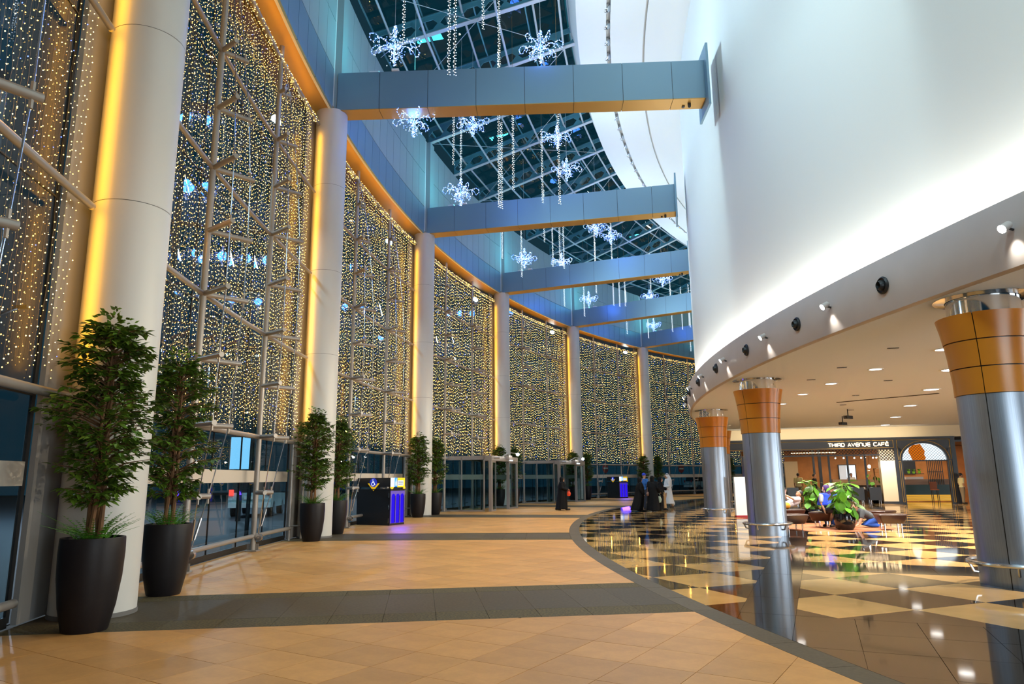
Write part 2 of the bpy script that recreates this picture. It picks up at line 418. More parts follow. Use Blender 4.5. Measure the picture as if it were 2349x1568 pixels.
def arcplate(mb,rho0,rho1,d0,d1,z0,z1,n):
    for k in range(n):
        e0,e1=d0+(d1-d0)*k/n,d0+(d1-d0)*(k+1)/n
        mb.hexa([L(rho0,e0,z0),L(rho1,e0,z0),L(rho1,e1,z0),L(rho0,e1,z0),L(rho0,e0,z1),L(rho1,e0,z1),L(rho1,e1,z1),L(rho0,e1,z1)])
mb=MB();arcplate(mb,64.775,64.79,D0+.004,D1-.004,1.52,1.79,NP);frostm=mb.mesh('frosted_band',M['frost'])
sidem=[]
for d0,d1 in ((0,D0-.005),(D1+.005,1)):
    mb=MB();arcplate(mb,64.72,64.78,d0,d1,.02,12.7,1);sidem.append(mb.mesh('side_panel',M['panel']))
# soffit at the foot of the fascia
mb=MB();arcplate(mb,64.07,64.95,.002,.998,HB,HB+.06,10);soffm=mb.mesh('ceiling_soffit',M['soffwarm'])
fix=MB();fix.box(L(64.9,.5,2.62),(.1,10,.05))
# cladding panels over the bay
NC=12
def cladpanel(z0,z1,g=.012):
    mb=MB();w=(.955-.045)/NC;mb.hexa([L(64.06,.5-w/2+.0009,z0+g),L(64.12,.5-w/2+.0009,z0+g),L(64.12,.5+w/2-.0009,z0+g),L(64.06,.5+w/2-.0009,z0+g),L(64.06,.5-w/2+.0009,z1-g),L(64.12,.5-w/2+.0009,z1-g),L(64.12,.5+w/2-.0009,z1-g),L(64.06,.5+w/2-.0009,z1-g)]);return mb
cps=[(cladpanel(HB-.06,13.95).mesh('cladding_panel',M['clad']),0),(cladpanel(13.95,15.6).mesh('cladding_panel',M['clad2']),1),(cladpanel(15.6,17.36).mesh('cladding_panel',M['clad2']),2)]
mb=MB();arcplate(mb,64.11,64.2,0,1,HB-.04,17.34,10);backm=mb.mesh('wall_facade',M['white'])
pilm=MB();pilm.box((RC-RC-.03,0,(HB+17.3)/2),(.22,.52,17.3-HB));pilm=pilm.mesh('pilaster',M['clad2'])
for b in range(-2,9):
    base=P(RC,b+.5);rz=th(b+.5)
    w=struct(link('window_%d'%(b+3),winm));w.location=base;w.rotation_euler=(0,0,rz)
    for r in range(5):
        for k in range(NP):
            o=link('pane',panes[r][0],w);a=DTH*((D0+(D1-D0)*(k+.5)/NP)-(D0+(D1-D0)*.5/NP))
            c=panes[r][1]+Vector((RC,0,0));c=Matrix.Rotation(a,3,'Z')@c-Vector((RC,0,0))
            o.location=c+Vector((0,0,(ZP[r]+ZP[r+1])/2));o.rotation_euler=(0,0,a)
    link('frosted_band',frostm,w)
    for m in sidem: link('side_panel',m,w)
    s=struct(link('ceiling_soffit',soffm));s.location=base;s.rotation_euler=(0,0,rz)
    s=struct(link('wall_facade',backm));s.location=base;s.rotation_euler=(0,0,rz)
    if b>-2:
        for m,row in cps:
            for k in range(NC):
                o=link('cladding_panel',m,s);a=DTH*(.91/NC)*(k-(NC-1)/2);c=Matrix.Rotation(a,3,'Z')@Vector((RC,0,0))-Vector((RC,0,0));o.location=c;o.rotation_euler=(0,0,a)
    o=link('pilaster',pilm,s);o.location=L(RC,0,0);o.rotation_euler=(0,0,-DTH*.5)
# ------------------------------------------------------------------ steel pipe frames in front of the glass
NZ=[1.29,2.55,3.74,4.97,6.20,7.47,8.72,9.97,11.29]
OL=[.40,.72,.80,.86,.86,.83,.72,.54,.32]
PR=64.5
mast=MB();mast.tube([(0,0,.03),(0,0,12.6)],.062,12);mast=mast.mesh('mast',M['pipe'],True)
foot=MB();foot.box((0,0,.015),(.26,.26,.03));
for s in(-1,1): foot.box((s*.08,0,.09),(.10,.015,.14))
foot=foot.mesh('foot_plate',M['pipe'])
def outrig(l,s):
    mb=MB();e=Vector((-l*cos(radians(42)),s*l*sin(radians(42))*1.0,0));mb.tube([(0,0,0),e],.05,10);
    mb.tube([e*.9+Vector((0,0,-.13)),e*.9+Vector((0,0,.13))],.022,6);return mb.mesh('outrigger',M['pipe'],True),e
outs=[[outrig(l,s) for s in(-1,1)] for l in OL]
cabs=[]
for s in(0,1):
    mb=MB();pts=[Vector((-.10,0,.30))]+[outs[k][s][1]*.9+Vector((0,0,NZ[k])) for k in range(len(NZ))]+[Vector((-.08,0,12.1))]
    for a,b in zip(pts[:-1],pts[1:]): mb.tube([a,b],.011,5)
    for a,b in ((pts[0],pts[1]),):
        d=(b-a);mb.tube([a+d*.25,a+d*.62],.022,6)
    cabs.append(mb.mesh('cable',M['steel'],True))
mb=MB();mb.tube([(-.13,-.05,.30),(-.13,.05,.30)],.075,14);mb.tube([(-.10,-.07,.30),(-.10,.07,.30)],.03,8);mb.box((-.07,0,.30),(.10,.06,.06))
pul=mb.mesh('pulley',M['steel'],True)
mb=MB();mb.tube([(-.11,-.04,12.08),(-.11,.04,12.08)],.06,12);pul2=mb.mesh('pulley',M['steel'],True)
def pipearc(d0,d1,z,r=.048,rho=PR):
    mb=MB();mb.tube([L(rho,d0+(d1-d0)*k/3,z) for k in range(4)],r,10);return mb.mesh('pipe',M['pipe'],True)
pipes=[]
for z in (4.97,7.47,9.97): pipes+= [pipearc(.045,.333,z),pipearc(.333,.667,z),pipearc(.667,.955,z)]
top=pipearc(.03,.97,12.22,.05)
for z in (2.55,): pipes+= [pipearc(.06,.333,z,.055),pipearc(.333,.667,z,.055),pipearc(.667,.95,z,.055)]
rails=[pipearc(.06,.333,.33),pipearc(.333,.667,.33),pipearc(.667,.89,.33)]
for d in (.89,): pass
mb=MB();mb.tube([L(PR,.89,.02),L(PR,.89,2.55)],.04,8);post1=mb.mesh('post',M['pipe'],True)
mb=MB();mb.tube([L(PR-.1,.945,.02),L(PR-.1,.945,2.55)],.032,8);mb.tube([L(PR-.1,.945,.35),L(64.75,.945,.35)],.02,6);mb.tube([L(PR-.1,.945,2.2),L(64.75,.945,2.2)],.02,6);post2=mb.mesh('post',M['pipe'],True)
# spider fittings that hold the panes
mb=MB()
for k in range(1,NP):
    for z in (.30,4.97,7.47,9.97,2.55):
        p=L(64.72,D0+(D1-D0)*k/NP,z)
        for s in(-1,1): mb.box(p+Vector((0,s*.1,0)),(.03,.22,.025));mb.box(p+Vector((.03,s*.2,0)),(.09,.03,.03))
spid=mb.mesh('spider_fittings',M['dkmet'])
doorbays=(2,3)
for b in range(-1,8):
    lab='steel pipe frame with outrigger cables '+('left of the nearest white column' if b<0 else 'between %s and %s white columns, before the bulb curtain'%(ORD[b],ORD[b+1]))
    t=thing('glazing_frame',lab,'steel frame',P(RC,b+.5),th(b+.5),'pipe frames before the glass')
    for d in(1/3,2/3):
        pos=L(PR,d,0);a=DTH*(d-.5)
        def put(n,m,p=None):
            o=link(n,m,p or t)
            if p is None:o.location=pos;o.rotation_euler=(0,0,a)
            return o
        z0=0
        m=put('mast',mast);put('foot_plate',foot)
        for k,z in enumerate(NZ):
            if b in doorbays and z<2.6: continue
            for s in(0,1):
                o=put('outrigger',outs[k][s][0]);o.location=pos+Vector((0,0,z))
        if b not in doorbays:
            for c in cabs: put('cable',c)
            put('pulley',pul);put('pulley',pul2)
    for m in pipes: link('pipe',m,t)
    link('top_pipe',top,t)
    if b not in doorbays:
        for m in rails: link('rail',m,t)
        if b>=0: link('post',post1,t);link('post',post2,t)
    link('spider_fittings',spid,t,kind='stuff')
# ------------------------------------------------------------------ bulb curtains
def curtain(seed,sx=.11,sz=.10,bs=1.0):
    r=random.Random(seed);mb=MB()
    n=int(10.25/sx)
    for k in range(n):
        d=.047+(.953-.047)*(k+.5)/n;zb=2.72+r.uniform(-.10,.22);ph=r.uniform(0,6)
        w=[]
        z=12.25
        while z>zb:
            w.append((z,PR+.17+.012*sin(z*3+ph)+r.uniform(-.01,.01),d+.0012*sin(z*2.1+ph)+r.uniform(-.0006,.0006)));z-=sz*r.uniform(.75,1.25)
        mb.mi=3
        for q0,q1 in zip(w[:-1:2],w[2::2]):
            a=L(q0[1],q0[2],q0[0]);b=L(q1[1],q1[2],q1[0]);e=.0022
            mb.add([a+Vector((0,-e,0)),a+Vector((0,e,0)),b+Vector((0,e,0)),b+Vector((0,-e,0))],[(0,1,2,3)])
        for z,rho,dd in w:
            u=r.random();mb.mi=2 if u<.035 else (1 if u<.45 else 0);s=r.uniform(.0075,.0125)*bs
            c=L(rho-r.uniform(0,.03),dd+r.uniform(-.0015,.0015),z)
            mb.add([c+Vector((s,0,0)),c+Vector((0,s,0)),c-Vector((s,0,0)),c-Vector((0,s,0)),c+Vector((0,0,s*1.1)),c-Vector((0,0,s*1.1))],[(0,1,4),(1,2,4),(2,3,4),(3,0,4),(1,0,5),(2,1,5),(3,2,5),(0,3,5)])
    for k in range(420):          # garland wound round the top pipe
        a=r.uniform(0,2*pi);c=L(PR+.075*cos(a),r.uniform(.045,.955),12.22+.075*sin(a));s=.011;mb.mi=0 if r.random()<.7 else 1
        mb.add([c+Vector((s,0,0)),c+Vector((0,s,0)),c-Vector((s,0,0)),c-Vector((0,s,0)),c+Vector((0,0,s)),c-Vector((0,0,s))],[(0,1,4),(1,2,4),(2,3,4),(3,0,4),(1,0,5),(2,1,5),(3,2,5),(0,3,5)])
    return mb.mesh('light_curtain',[M['amber'],M['gold'],M['blueb'],M['wire']])
cur=[curtain(3,.11,.11,.68),curtain(8,.12,.13,.95),curtain(5,.15,.17,1.35),curtain(6,.19,.20,1.7),curtain(9,.11,.10,.80)]
for b in range(-1,9):
    o=link('light_curtain',cur[0 if b<0 else 4 if b<1 else 1 if b<2 else 2 if b<4 else 3],kind='stuff');o.location=P(RC,b+.5);o.rotation_euler=(0,0,th(b+.5))
    tag(o,'curtain of golden bulbs on hanging strings '+('left of the nearest white column' if b<0 else 'between %s and %s white columns'%(ORD[b],ORD[b+1]) if b<8 else 'beyond the ninth white column'),'light curtain','bulb curtains on the glass')
# ------------------------------------------------------------------ tie beams
BI=52.66;blen=64.0-BI;nseg=7
def beamL(rho,t,z): return Vector((rho-RC,t,z))
cuts=[64.0]+[64.0-(64.0-61.18)*1+0-1.49*k for k in range(0,6)]+[52.74]
cuts=[64.0,62.68]+[61.18-1.49*k for k in range(6)]+[52.74]
segms=[]
for a,b in zip(cuts[:-1],cuts[1:]):
    mb=MB();mb.box(beamL((a+b)/2,0,(HB+13.97)/2),(a-b-.014,.62,13.97-HB));segms.append(mb.mesh('cladding_panel',M['clad']))
    mb=MB();mb.box(beamL((a+b)/2,0,HB-.012),(a-b-.014,.62,.022));segms.append(mb.mesh('soffit_panel',M['soffwarm']))
core=MB();core.box(beamL((64.0+52.74)/2,0,(HB+13.97)/2),(64-52.74,.59,13.97-HB-.03));core=core.mesh('beam_core',M['dkmet'])
fl_=MB();fl_.box(beamL(52.72,0,13.35),(.07,1.25,2.0));fl_=fl_.mesh('end_flange',M['clad'])
cm=MB();cm.tube([beamL(53.2,.05,HB),beamL(53.2,.05,HB-.10)],.05,10);cm.ell(beamL(53.2,.05,HB-.12),(.05,.05,.05));cm.box(beamL(53.35,-.12,HB-.03),(.08,.10,.06));cm=cm.mesh('camera_dome',M['dkmet'],True)
fx=MB();fx.box(beamL(62.9,.1,14.03),(.30,.16,.12));fx.box(beamL(62.2,.1,14.01),(.22,.5,.07));fx=fx.mesh('lamp_housing',M['white'])
for i in range(0,8):
    lab=('grey clad tie beam overhead beside the camera' if i==0 else ['','nearest','second','third','fourth','fifth','sixth','seventh'][i]+' grey clad tie beam in view, from %s white column to the drum'%ORD[i])
    t=thing('tie_beam',lab,'beam',P(RC,i),th(i),'tie beams to the drum')
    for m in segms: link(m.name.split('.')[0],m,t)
    link('beam_core',core,t);link('end_flange',fl_,t);link('camera_dome',cm,t);link('lamp_housing',fx,t)
# ------------------------------------------------------------------ glazed roof
RR0,RZ0,RR1,RZ1=64.1,17.34,56.55,19.33
slope=(RZ1-RZ0)/(RR0-RR1);dep=.80
def rl(rho,t,h): return Vector((rho-RC,t,RZ0+(RR0-rho)*slope+h))
mb=MB()
def slab(r0,r1,h0,h1,t): mb.hexa([rl(r0,-t,h0),rl(r1,-t,h0),rl(r1,t,h0),rl(r0,t,h0),rl(r0,-t,h1),rl(r1,-t,h1),rl(r1,t,h1),rl(r0,t,h1)])
mb.mi=1;slab(RR0,RR1,0,.03,.10);mb.mi=0;slab(RR0,RR1,dep-.03,dep,.07)
slab(RR0,RR1,.03,.20,.012);slab(RR0,RR1,dep-.20,dep-.03,.012)
nh=9;pt=(RR0-RR1)/nh;m=(.20+dep-.20)/2
for k in range(nh+1):
    c=RR0-pt*k;w1=pt*.27;w0=pt*.05
    for (ha,wa,hb,wb) in ((.20,w1,m,w0),(m,w0,dep-.20,w1)):
        x0,x1=min(c+wa,RR0),max(c-wa,RR1);y0,y1=min(c+wb,RR0),max(c-wb,RR1);t=.012
        mb.hexa([rl(x0,-t,ha),rl(x1,-t,ha),rl(x1,t,ha),rl(x0,t,ha),rl(y0,-t,hb),rl(y1,-t,hb),rl(y1,t,hb),rl(y0,t,hb)])
rb=mb.mesh('roof_beam',[M['roofst'],M['flange']])
roof=MB()
for j in range(5):
    rr=RR0-(RR0-RR1)*j/4
    for k in range(0,60): 
        a=P(rr,-.5+k*8.5/60);b=P(rr,-.5+(k+1)*8.5/60);z=RZ0+(RR0-rr)*slope+dep+.05
        roof.box((a+b)/2+Vector((0,0,z)),((b-a).length,.05,.05),((b-a).normalized(),Vector((0,0,1)).cross((b-a).normalized()),Vector((0,0,1))))
roof=struct(roof.obj('ceiling_roof',M['roofst']))
pur={}
for rho,h,r in ((63.4,.36,.045),(62.1,.03,.05),(60.7,.5,.045),(59.4,.03,.05),(58.1,.40,.045),(57.1,.10,.045)):
    mb=MB();a=DTH/3;p=Vector((rho*cos(a)-RC,rho*sin(a),0));zz=RZ0+(RR0-rho)*slope+h
    mb.tube([(rho-RC,0,zz),(p.x,p.y,zz)],r,8);pur[rho]=mb.mesh('purlin',M['flange'],True)
rp=[]
for j in range(4):
    ra,rb_=RR0-(RR0-RR1)*j/4,RR0-(RR0-RR1)*(j+1)/4;a=DTH/3
    mb=MB();q=[]
    for h in(dep+.06,dep+.08):
        for rho,an in((ra-.03,.004*DTH),(rb_+.03,.004*DTH),(rb_+.03,a*.99),(ra-.03,a*.99)):
            q.append(Vector((rho*cos(an)-RC,rho*sin(an),RZ0+(RR0-rho)*slope+h)))
    mb.hexa(q[:4][::-1]+q[4:][::-1] if False else q);rp.append(mb.mesh('roof_pane',M['rglass']))
mbc=MB()
for k in range(0,22):
    i=k/3+.0
    for n,m_ in [('roof_beam',rb)]+[('purlin',p) for p in pur.values()]+[('roof_pane',p) for p in rp]:
        o=link(n,m_,roof);o.location=P(RC,i);o.rotation_euler=(0,0,th(i))
for k in range(0,7):     # thin bracing cables below the beams
    for (ra,ia),(rb2,ib) in (((63.9,k),(57,k+.66)),((57,k),(63.9,k+.66)),((63.9,k+.66),(60.3,k+1.0)),((57,k+.66),(60.3,k+1.0))):
        a=P(ra,ia,RZ0+(RR0-ra)*slope-.05);b=P(rb2,ib,RZ0+(RR0-rb2)*slope-.05);mbc.tube([a,b],.012,5)
mbc.obj('bracing_cables',M['flange'],roof,kind='stuff')
# white ring between the roof and the drum
def sweep(name,prof,m,i0,i1,n,parent=None,smooth=True):
    mb=MB();vs_=[];K=len(prof)
    for k in range(n+1):
        i=i0+(i1-i0)*k/n
        for r,z in prof: vs_.append(P(r,i,z))
    fs=[(k*K+j,k*K+j+1,(k+1)*K+j+1,(k+1)*K+j) for k in range(n) for j in range(K-1)]
    mb.add(vs_,fs);return mb.obj(name,m,parent,smooth)
ring=struct(sweep('ceiling_ring',[(56.95,20.6),(56.75,19.7),(56.45,18.78),(55.32,18.66),(55.32,18.90),(55.16,18.90),(55.16,18.60),(53.88,18.54),(53.88,18.66),(53.80,18.66),(53.80,18.52),(52.2,18.48)],M['white'],-1.6,6.5,160))
noz=MB();noz.lathe([(.13,.10),(.15,.02),(.12,-.10),(.08,-.16),(.07,-.12)],14);noz=noz.mesh('air_nozzle',M['chrome'],True)
for k in range(44):
    i=.2+k*.107;o=link('air_nozzle',noz,ring);o.location=P(55.27,i,18.78);o.rotation_euler=(0,radians(-25),th(i))
drum=struct(sweep('wall_drum',[(52.30,4.6),(52.30,18.6)],M['white'],-2.2,6.5,150))
# ------------------------------------------------------------------ canopy under the drum
HF,HT=4.19,5.15
fas=struct(sweep('trim_1',[(52.32,4.72),(52.56,4.74),(52.60,5.15),(52.66,5.15),(52.72,4.75),(52.70,4.45),(52.63,4.22),(52.58,4.19),(52.50,4.20)],M['fascia'],-2.2,6.5,150))
mb=MB()
cp=[(P(52.55,-2.2+8.7*k/90).x,P(52.55,-2.2+8.7*k/90).y) for k in range(91)]
cp=cp+[(60,60),(70,30),(40,-8)]
if parea(cp)<0: cp=cp[::-1]
mb.prism(cp,HF,HF+.3,True);canopy=struct(mb.obj('ceiling_canopy',M['ceil']))
spl=MB();spl.lathe([(.055,0),(.075,.02),(.075,.14),(.05,.16)],12);spl.mi=1;spl.lathe([(.0,.165),(.06,.165)],12)
# a spotlight: bracket and a short barrel tilted out and down
def spot_parts():
    a=MB();a.tube([(0,0,0),(.10,0,.02)],.018,6);b=MB();d=Vector((1,0,-.62)).normalized();c=Vector((.12,0,.03))
    b.tube([c-d*.08,c+d*.06],[.05,.06],12);f=MB();f.tube([c+d*.055,c+d*.063],.058,12);return a.mesh('bracket',M['dkmet']),b.mesh('barrel',M['fascia'],True),f.mesh('lamp_face',M['lamp'])
sp=spot_parts()
on=['nearest the right picture edge','second along','third along','fourth along','fifth along','sixth along','seventh along','eighth along']
SPI=[-.18,.28,.60,.95,1.29,1.62,1.96,2.3]
for k,i in enumerate(SPI):
    t=thing('spotlight','small bright spotlight on the canopy fascia, '+(on[k] if k else 'nearest the camera, large glare'),'spotlight',P(52.72,i,4.68),th(i),'fascia spotlights')
    for n,m in zip(('bracket','barrel','lamp_face'),sp): link(n,m,t)
    Lg=bpy.data.lights.new('spot','SPOT');Lg.energy=FSPOT;Lg.color=(1,.84,.60);Lg.spot_size=radians(96);Lg.spot_blend=.8;Lg.shadow_soft_size=.05
    o=bpy.data.objects.new('spot_light',Lg);COL.objects.link(o);o.location=P(52.90,i,4.62);aim(o,(Vector((0,0,-.42))+radv(i)).normalized(),tang(i));o['kind']='helper'
    Lg=bpy.data.lights.new('spill','SPOT');Lg.energy=26;Lg.color=(1,.94,.82);Lg.spot_size=radians(75);Lg.spot_blend=.9;Lg.shadow_soft_size=.03
    o=bpy.data.objects.new('spot_spill',Lg);COL.objects.link(o);o.location=P(52.84,i,4.62);aim(o,(Vector((0,0,-1))-radv(i)*.35).normalized(),tang(i));o['kind']='helper'
nz=MB();nz.lathe([(.145,.0),(.15,.02),(.125,.045),(.115,.02),(.09,.02)],20);a_=nz.mesh('rim',M['dkmet'],True)
nz=MB();nz.lathe([(.0,.0),(.118,.0)],18);back_=nz.mesh('back_plate',M['black'])
nz=MB();nz.lathe([(.09,.0),(.085,.06),(.06,.10),(.045,.06),(.03,.0)],16);b_=nz.mesh('nozzle',M['dkmet'],True)
for k,i in enumerate([-.22+.325*j for j in range(1,8)]):
    t=thing('air_nozzle_vent','round dark air nozzle in the canopy fascia, '+['nearest and largest','second along','third along','fourth along','fifth along','sixth along','seventh along'][k],'air vent',P(52.715,i,4.66),th(i),'air nozzles in the fascia')
    t.rotation_euler=(0,radians(90),th(i))
    for n,m in (('rim',a_),('nozzle',b_),('back_plate',back_)): link(n,m,t)
# round downlights in the canopy ceiling
dl=MB();dl.lathe([(.15,.0),(.19,.0),(.19,.012)],20);dr=dl.mesh('trim_ring',M['white']);dl=MB();dl.lathe([(0,.004),(.15,.004)],20);df=dl.mesh('lamp_face',M['down'])
DL=[(49.39,.47),(49.39,.79),(49.39,1.11),(49.39,1.42),(49.39,1.78),(49.4,2.12),(49.4,2.5),(47.33,.82),(45.64,1.35),(44.32,2.05),(43.67,2.81),(43.8,3.54),(46.5,.25),(49.39,.15),(49.39,-.2),(44.0,.1),(44,.9)]
for k,(r,i) in enumerate(DL):
    lab=('round downlight in the outer row of the canopy ceiling, %s from the camera'%(['second','third','fourth','fifth','sixth','seventh','eighth'][k]) if k<7 else 'larger round downlight, inner canopy row, %s from the camera'%(['first','second','third','fourth','fifth','sixth'][min(k-7,5)]) if k<13 else 'round canopy downlight near the right picture edge, '+['above the nearest steel column','overhead before the nearest steel column','deep behind the nearest steel column','right of the arched café door'][k-13])
    t=thing('downlight',lab,'ceiling light',P(r,i,HF-.012),0,'canopy downlights')
    s=1 if k<7 or k>12 else 1.45;t.scale=(s,s,1)
    link('trim_ring',dr,t);link('lamp_face',df,t)
    Lg=bpy.data.lights.new('down','SPOT');Lg.energy=DOWN;Lg.color=(1,.90,.80);Lg.spot_size=radians(120);Lg.spot_blend=.6;Lg.shadow_soft_size=.14
    o=bpy.data.objects.new('down_light',Lg);COL.objects.link(o);o.location=P(r,i,HF-.03);o['kind']='helper'
sv=MB();sv.box((0,0,0),(3.4,.10,.02));
v=sv.obj('slot_vent',M['dkmet']);v.location=(13.0,24.4,HF-.011);v.rotation_euler=(0,0,radians(-50));tag(v,'long dark linear slot vent in the canopy ceiling','air vent')
for k,(r,i) in enumerate([(50.6,.45),(50.4,.75),(50.3,1.0),(48,1.05),(47.5,1.5),(47,1.9),(46.2,2.2),(50.2,1.5)]):
    sv=MB();sv.box((0,0,0),(.22,.06,.015));o=sv.obj('slot',M['dkmet'],canopy);o.location=P(r,i,HF-.008);o.rotation_euler=(0,0,radians(-15))
# ceiling cameras
for k,(x,y) in enumerate(((13.6,28.5),(15.0,32.0))):
    t=thing('ceiling_projector','black device on a short stem under the canopy ceiling, '+('nearer one' if k==0 else 'farther one near the café'),'ceiling camera',(x,y,HF),.6)
    mb=MB();mb.tube([(0,0,0),(0,0,-.28)],.02,6);mb.obj('stem',M['dkmet'],t);mb=MB();mb.box((0,0,-.33),(.42,.16,.12));mb.tube([(-.21,0,-.33),(-.27,0,-.35)],.05,10);mb.obj('housing',M['dkmet'],t)
# ------------------------------------------------------------------ steel columns with orange capitals
SR=.50
def steel_parts():
    out=[]
    for k in range(4):      # four sheets with seams
        mb=MB();g=.012;a0=pi*.5*k+g+.62;a1=pi*.5*(k+1)-g+.62;n=14;vs_=[];
        mb.lathe([(SR,.0),(SR,2.70)],n,(0,0,0),a0,a1);out.append(('shaft_sheet',mb.mesh('shaft_sheet',M['brush'],True)))
    mb=MB();mb.lathe([(SR-.015,0),(SR-.015,2.7)],28);out.append(('shaft_core',mb.mesh('shaft_core',M['black'],True)))
    zz=[2.70,3.10,3.50,3.90];rr=[.515,.535,.58,.655]
    for k in range(3):
        mb=MB();r0,r1=rr[k]+.004,rr[k+1]
        for q in range(4):
            a0=pi*.5*q+.01+.62;a1=pi*.5*(q+1)-.01+.62
            mb.lathe([(r0-.03,zz[k]+.008),(r0,zz[k]+.008),((r0+r1)/2-.005,(zz[k]+zz[k+1])/2),(r1,zz[k+1]-.008),(r1-.05,zz[k+1]-.008)],14,(0,0,0),a0,a1)
        out.append(('capital_band',mb.mesh('capital_band',M['orange'],True)))
    mb=MB();mb.lathe([(.49,2.7),(.50,3.1),(.54,3.5),(.61,3.88),(.40,3.89)],28);out.append(('capital_core',mb.mesh('capital_core',M['black'],True)))
    mb=MB();mb.lathe([(.49,3.86),(.49,4.185)],32);mb.lathe([(.50,4.17),(.66,4.187)],32);out.append(('neck',mb.mesh('neck',M['chrome'],True)))
    mb=MB();mb.tube([(.62*cos(2*pi*k/40),.62*sin(2*pi*k/40),.30) for k in range(41)],.032,8,False);out.append(('guard_rail',mb.mesh('guard_rail',M['steel'],True)))
    for k in range(5):
        a=2*pi*k/5+.2;mb=MB();mb.tube([(.5*cos(a),.5*sin(a),.16),(.57*cos(a),.57*sin(a),.17),(.62*cos(a),.62*sin(a),.29)],.02,6);out.append(('bracket',mb.mesh('bracket',M['steel'],True)))
    return out
spz=steel_parts()
for i in range(0,6):
    t=thing('steel_column',['nearest thick','second thick','third thick','fourth thick','fifth thick','sixth thick'][i]+' brushed steel column with flared orange capital under the canopy','column',P(51.8,i),th(i)+pi,'steel columns with orange capitals')
    for n,m in spz: link(n,m,t)
# ------------------------------------------------------------------ potted ficus
def ficus(seed,H=3.5):
    r=random.Random(seed);mb=MB();lv=MB()
    for k in range(4):
        ph=2*pi*k/4;pts=[];rs=[]
        for j in range(9):
            t=j/8;z=.80+t*(H-1.3);rad=.07*(1-t*.5);pts.append((rad*cos(ph+t*2.6),rad*sin(ph+t*2.6),z));rs.append(.032*(1-t*.7))
        mb.tube(pts,rs,7)
    for k in range(215):
        t=(k/215)**.9;z=1.28+t*(H-1.5);lobe=.50+.10*sin(z*6.2+seed)+.05*sin(z*11+seed*2);rad=lobe*(1-.55*max(0,(t-.62)/.38)**1.5)*(.62+.38*min(1,t/.16))*r.uniform(.55,1.1)
        a=r.uniform(0,2*pi);p0=Vector((0,0,z-.05));p1=Vector((rad*cos(a),rad*sin(a),z+rad*.28));
        mb.tube([p0,(p0+p1)/2+Vector((0,0,.05)),p1],[.010,.007,.003],4,False)
        for j in range(20):
            s=r.uniform(.35,1.06);c=p0.lerp(p1,s)+Vector((0,0,.05*(1-abs(2*s-1))));b=a+r.choice((-1,1))*r.uniform(.3,1.5)
            d=Vector((cos(b),sin(b),r.uniform(-.75,.25))).normalized();l=r.uniform(.085,.135);w=l*.25
            sd=d.cross(Vector((r.uniform(-.4,.4),r.uniform(-.4,.4),1))).normalized();up=sd.cross(d)
            c=c+d*.02;v=[c,c+d*l*.45+sd*w+up*.008,c+d*l,c+d*l*.45-sd*w+up*.008]
            lv.add(v,[(0,1,2),(0,2,3)])
    for k in range(90):           # tuft on top
        a=r.uniform(0,2*pi);s=r.uniform(0,.22);c=Vector((s*cos(a),s*sin(a),H-r.uniform(-.04,.30)-s*.5))
        d=Vector((cos(a),sin(a),r.uniform(-.2,.9))).normalized();l=r.uniform(.06,.10);sd=d.orthogonal().normalized();w=l*.25
        lv.add([c,c+d*l*.45+sd*w,c+d*l,c+d*l*.45-sd*w],[(0,1,2),(0,2,3)])
    return mb.mesh('trunk',M['bark'],True),lv.mesh('foliage',M['leaf'])
def fern(seed):
    r=random.Random(seed);mb=MB()
    for k in range(44):
        a=2*pi*k/44+r.uniform(-.15,.15);L0=r.uniform(.26,.46);s0=r.uniform(.02,.18);el=r.uniform(.6,1.35);pts=[]
        for j in range(10):
            t=j/9;rad=s0+L0*t*cos(el*(1-.55*t));z=.93+L0*(sin(el)*t-.75*t*t*(.35))
            pts.append(Vector((rad*cos(a),rad*sin(a),z)))
        for j in range(1,9):
            p=pts[j];d=(pts[j+1]-pts[j-1]).normalized();sd=Vector((-sin(a),cos(a),0));w=.055*(1-j/10.5)
            for s in(-1,1): mb.add([p,p+sd*s*w+d*.02,p+d*.022],[(0,1,2)])
        mb.tube([pts[0],pts[4],pts[9]],[.004,.003,.001],3,False)
    return mb.mesh('fern_fronds',M['fern'])
mb=MB();mb.lathe([(0,.0),(.215,.0),(.225,.02),(.275,.25),(.312,.55),(.322,.80),(.318,.95),(.315,.965),(.295,.965),(.29,.90)],36);potm=mb.mesh('pot',M['pot'],True)
mb=MB();mb.lathe([(0,.915),(.293,.90)],20);soilm=mb.mesh('soil',M['soil'])
fv=[ficus(s) for s in(1,4,9)];fe=[fern(2),fern(5)]
for i in range(0,7):
    for s in(-1,1):
        k=i*2+(s>0)
        lab='tall potted ficus in a charcoal planter '+('before' if s<0 else 'behind')+' the %s white column'%ORD[i]
        t=thing('potted_ficus',lab,'potted plant',P(63.92 if s<0 else 64.0,i+s*.107),R_.uniform(0,6.28),'ficus planters by the columns')
        if k==0:t.location=(-4.60,7.93,0)
        if k==1:t.location=(-4.93,10.32,0)
        a,b=fv[(k*2+k//3)%3]
        link('pot',potm,t);link('soil',soilm,t);link('trunk',a,t);link('foliage',b,t,kind='stuff');link('fern_fronds',fe[k%2],t,kind='stuff')
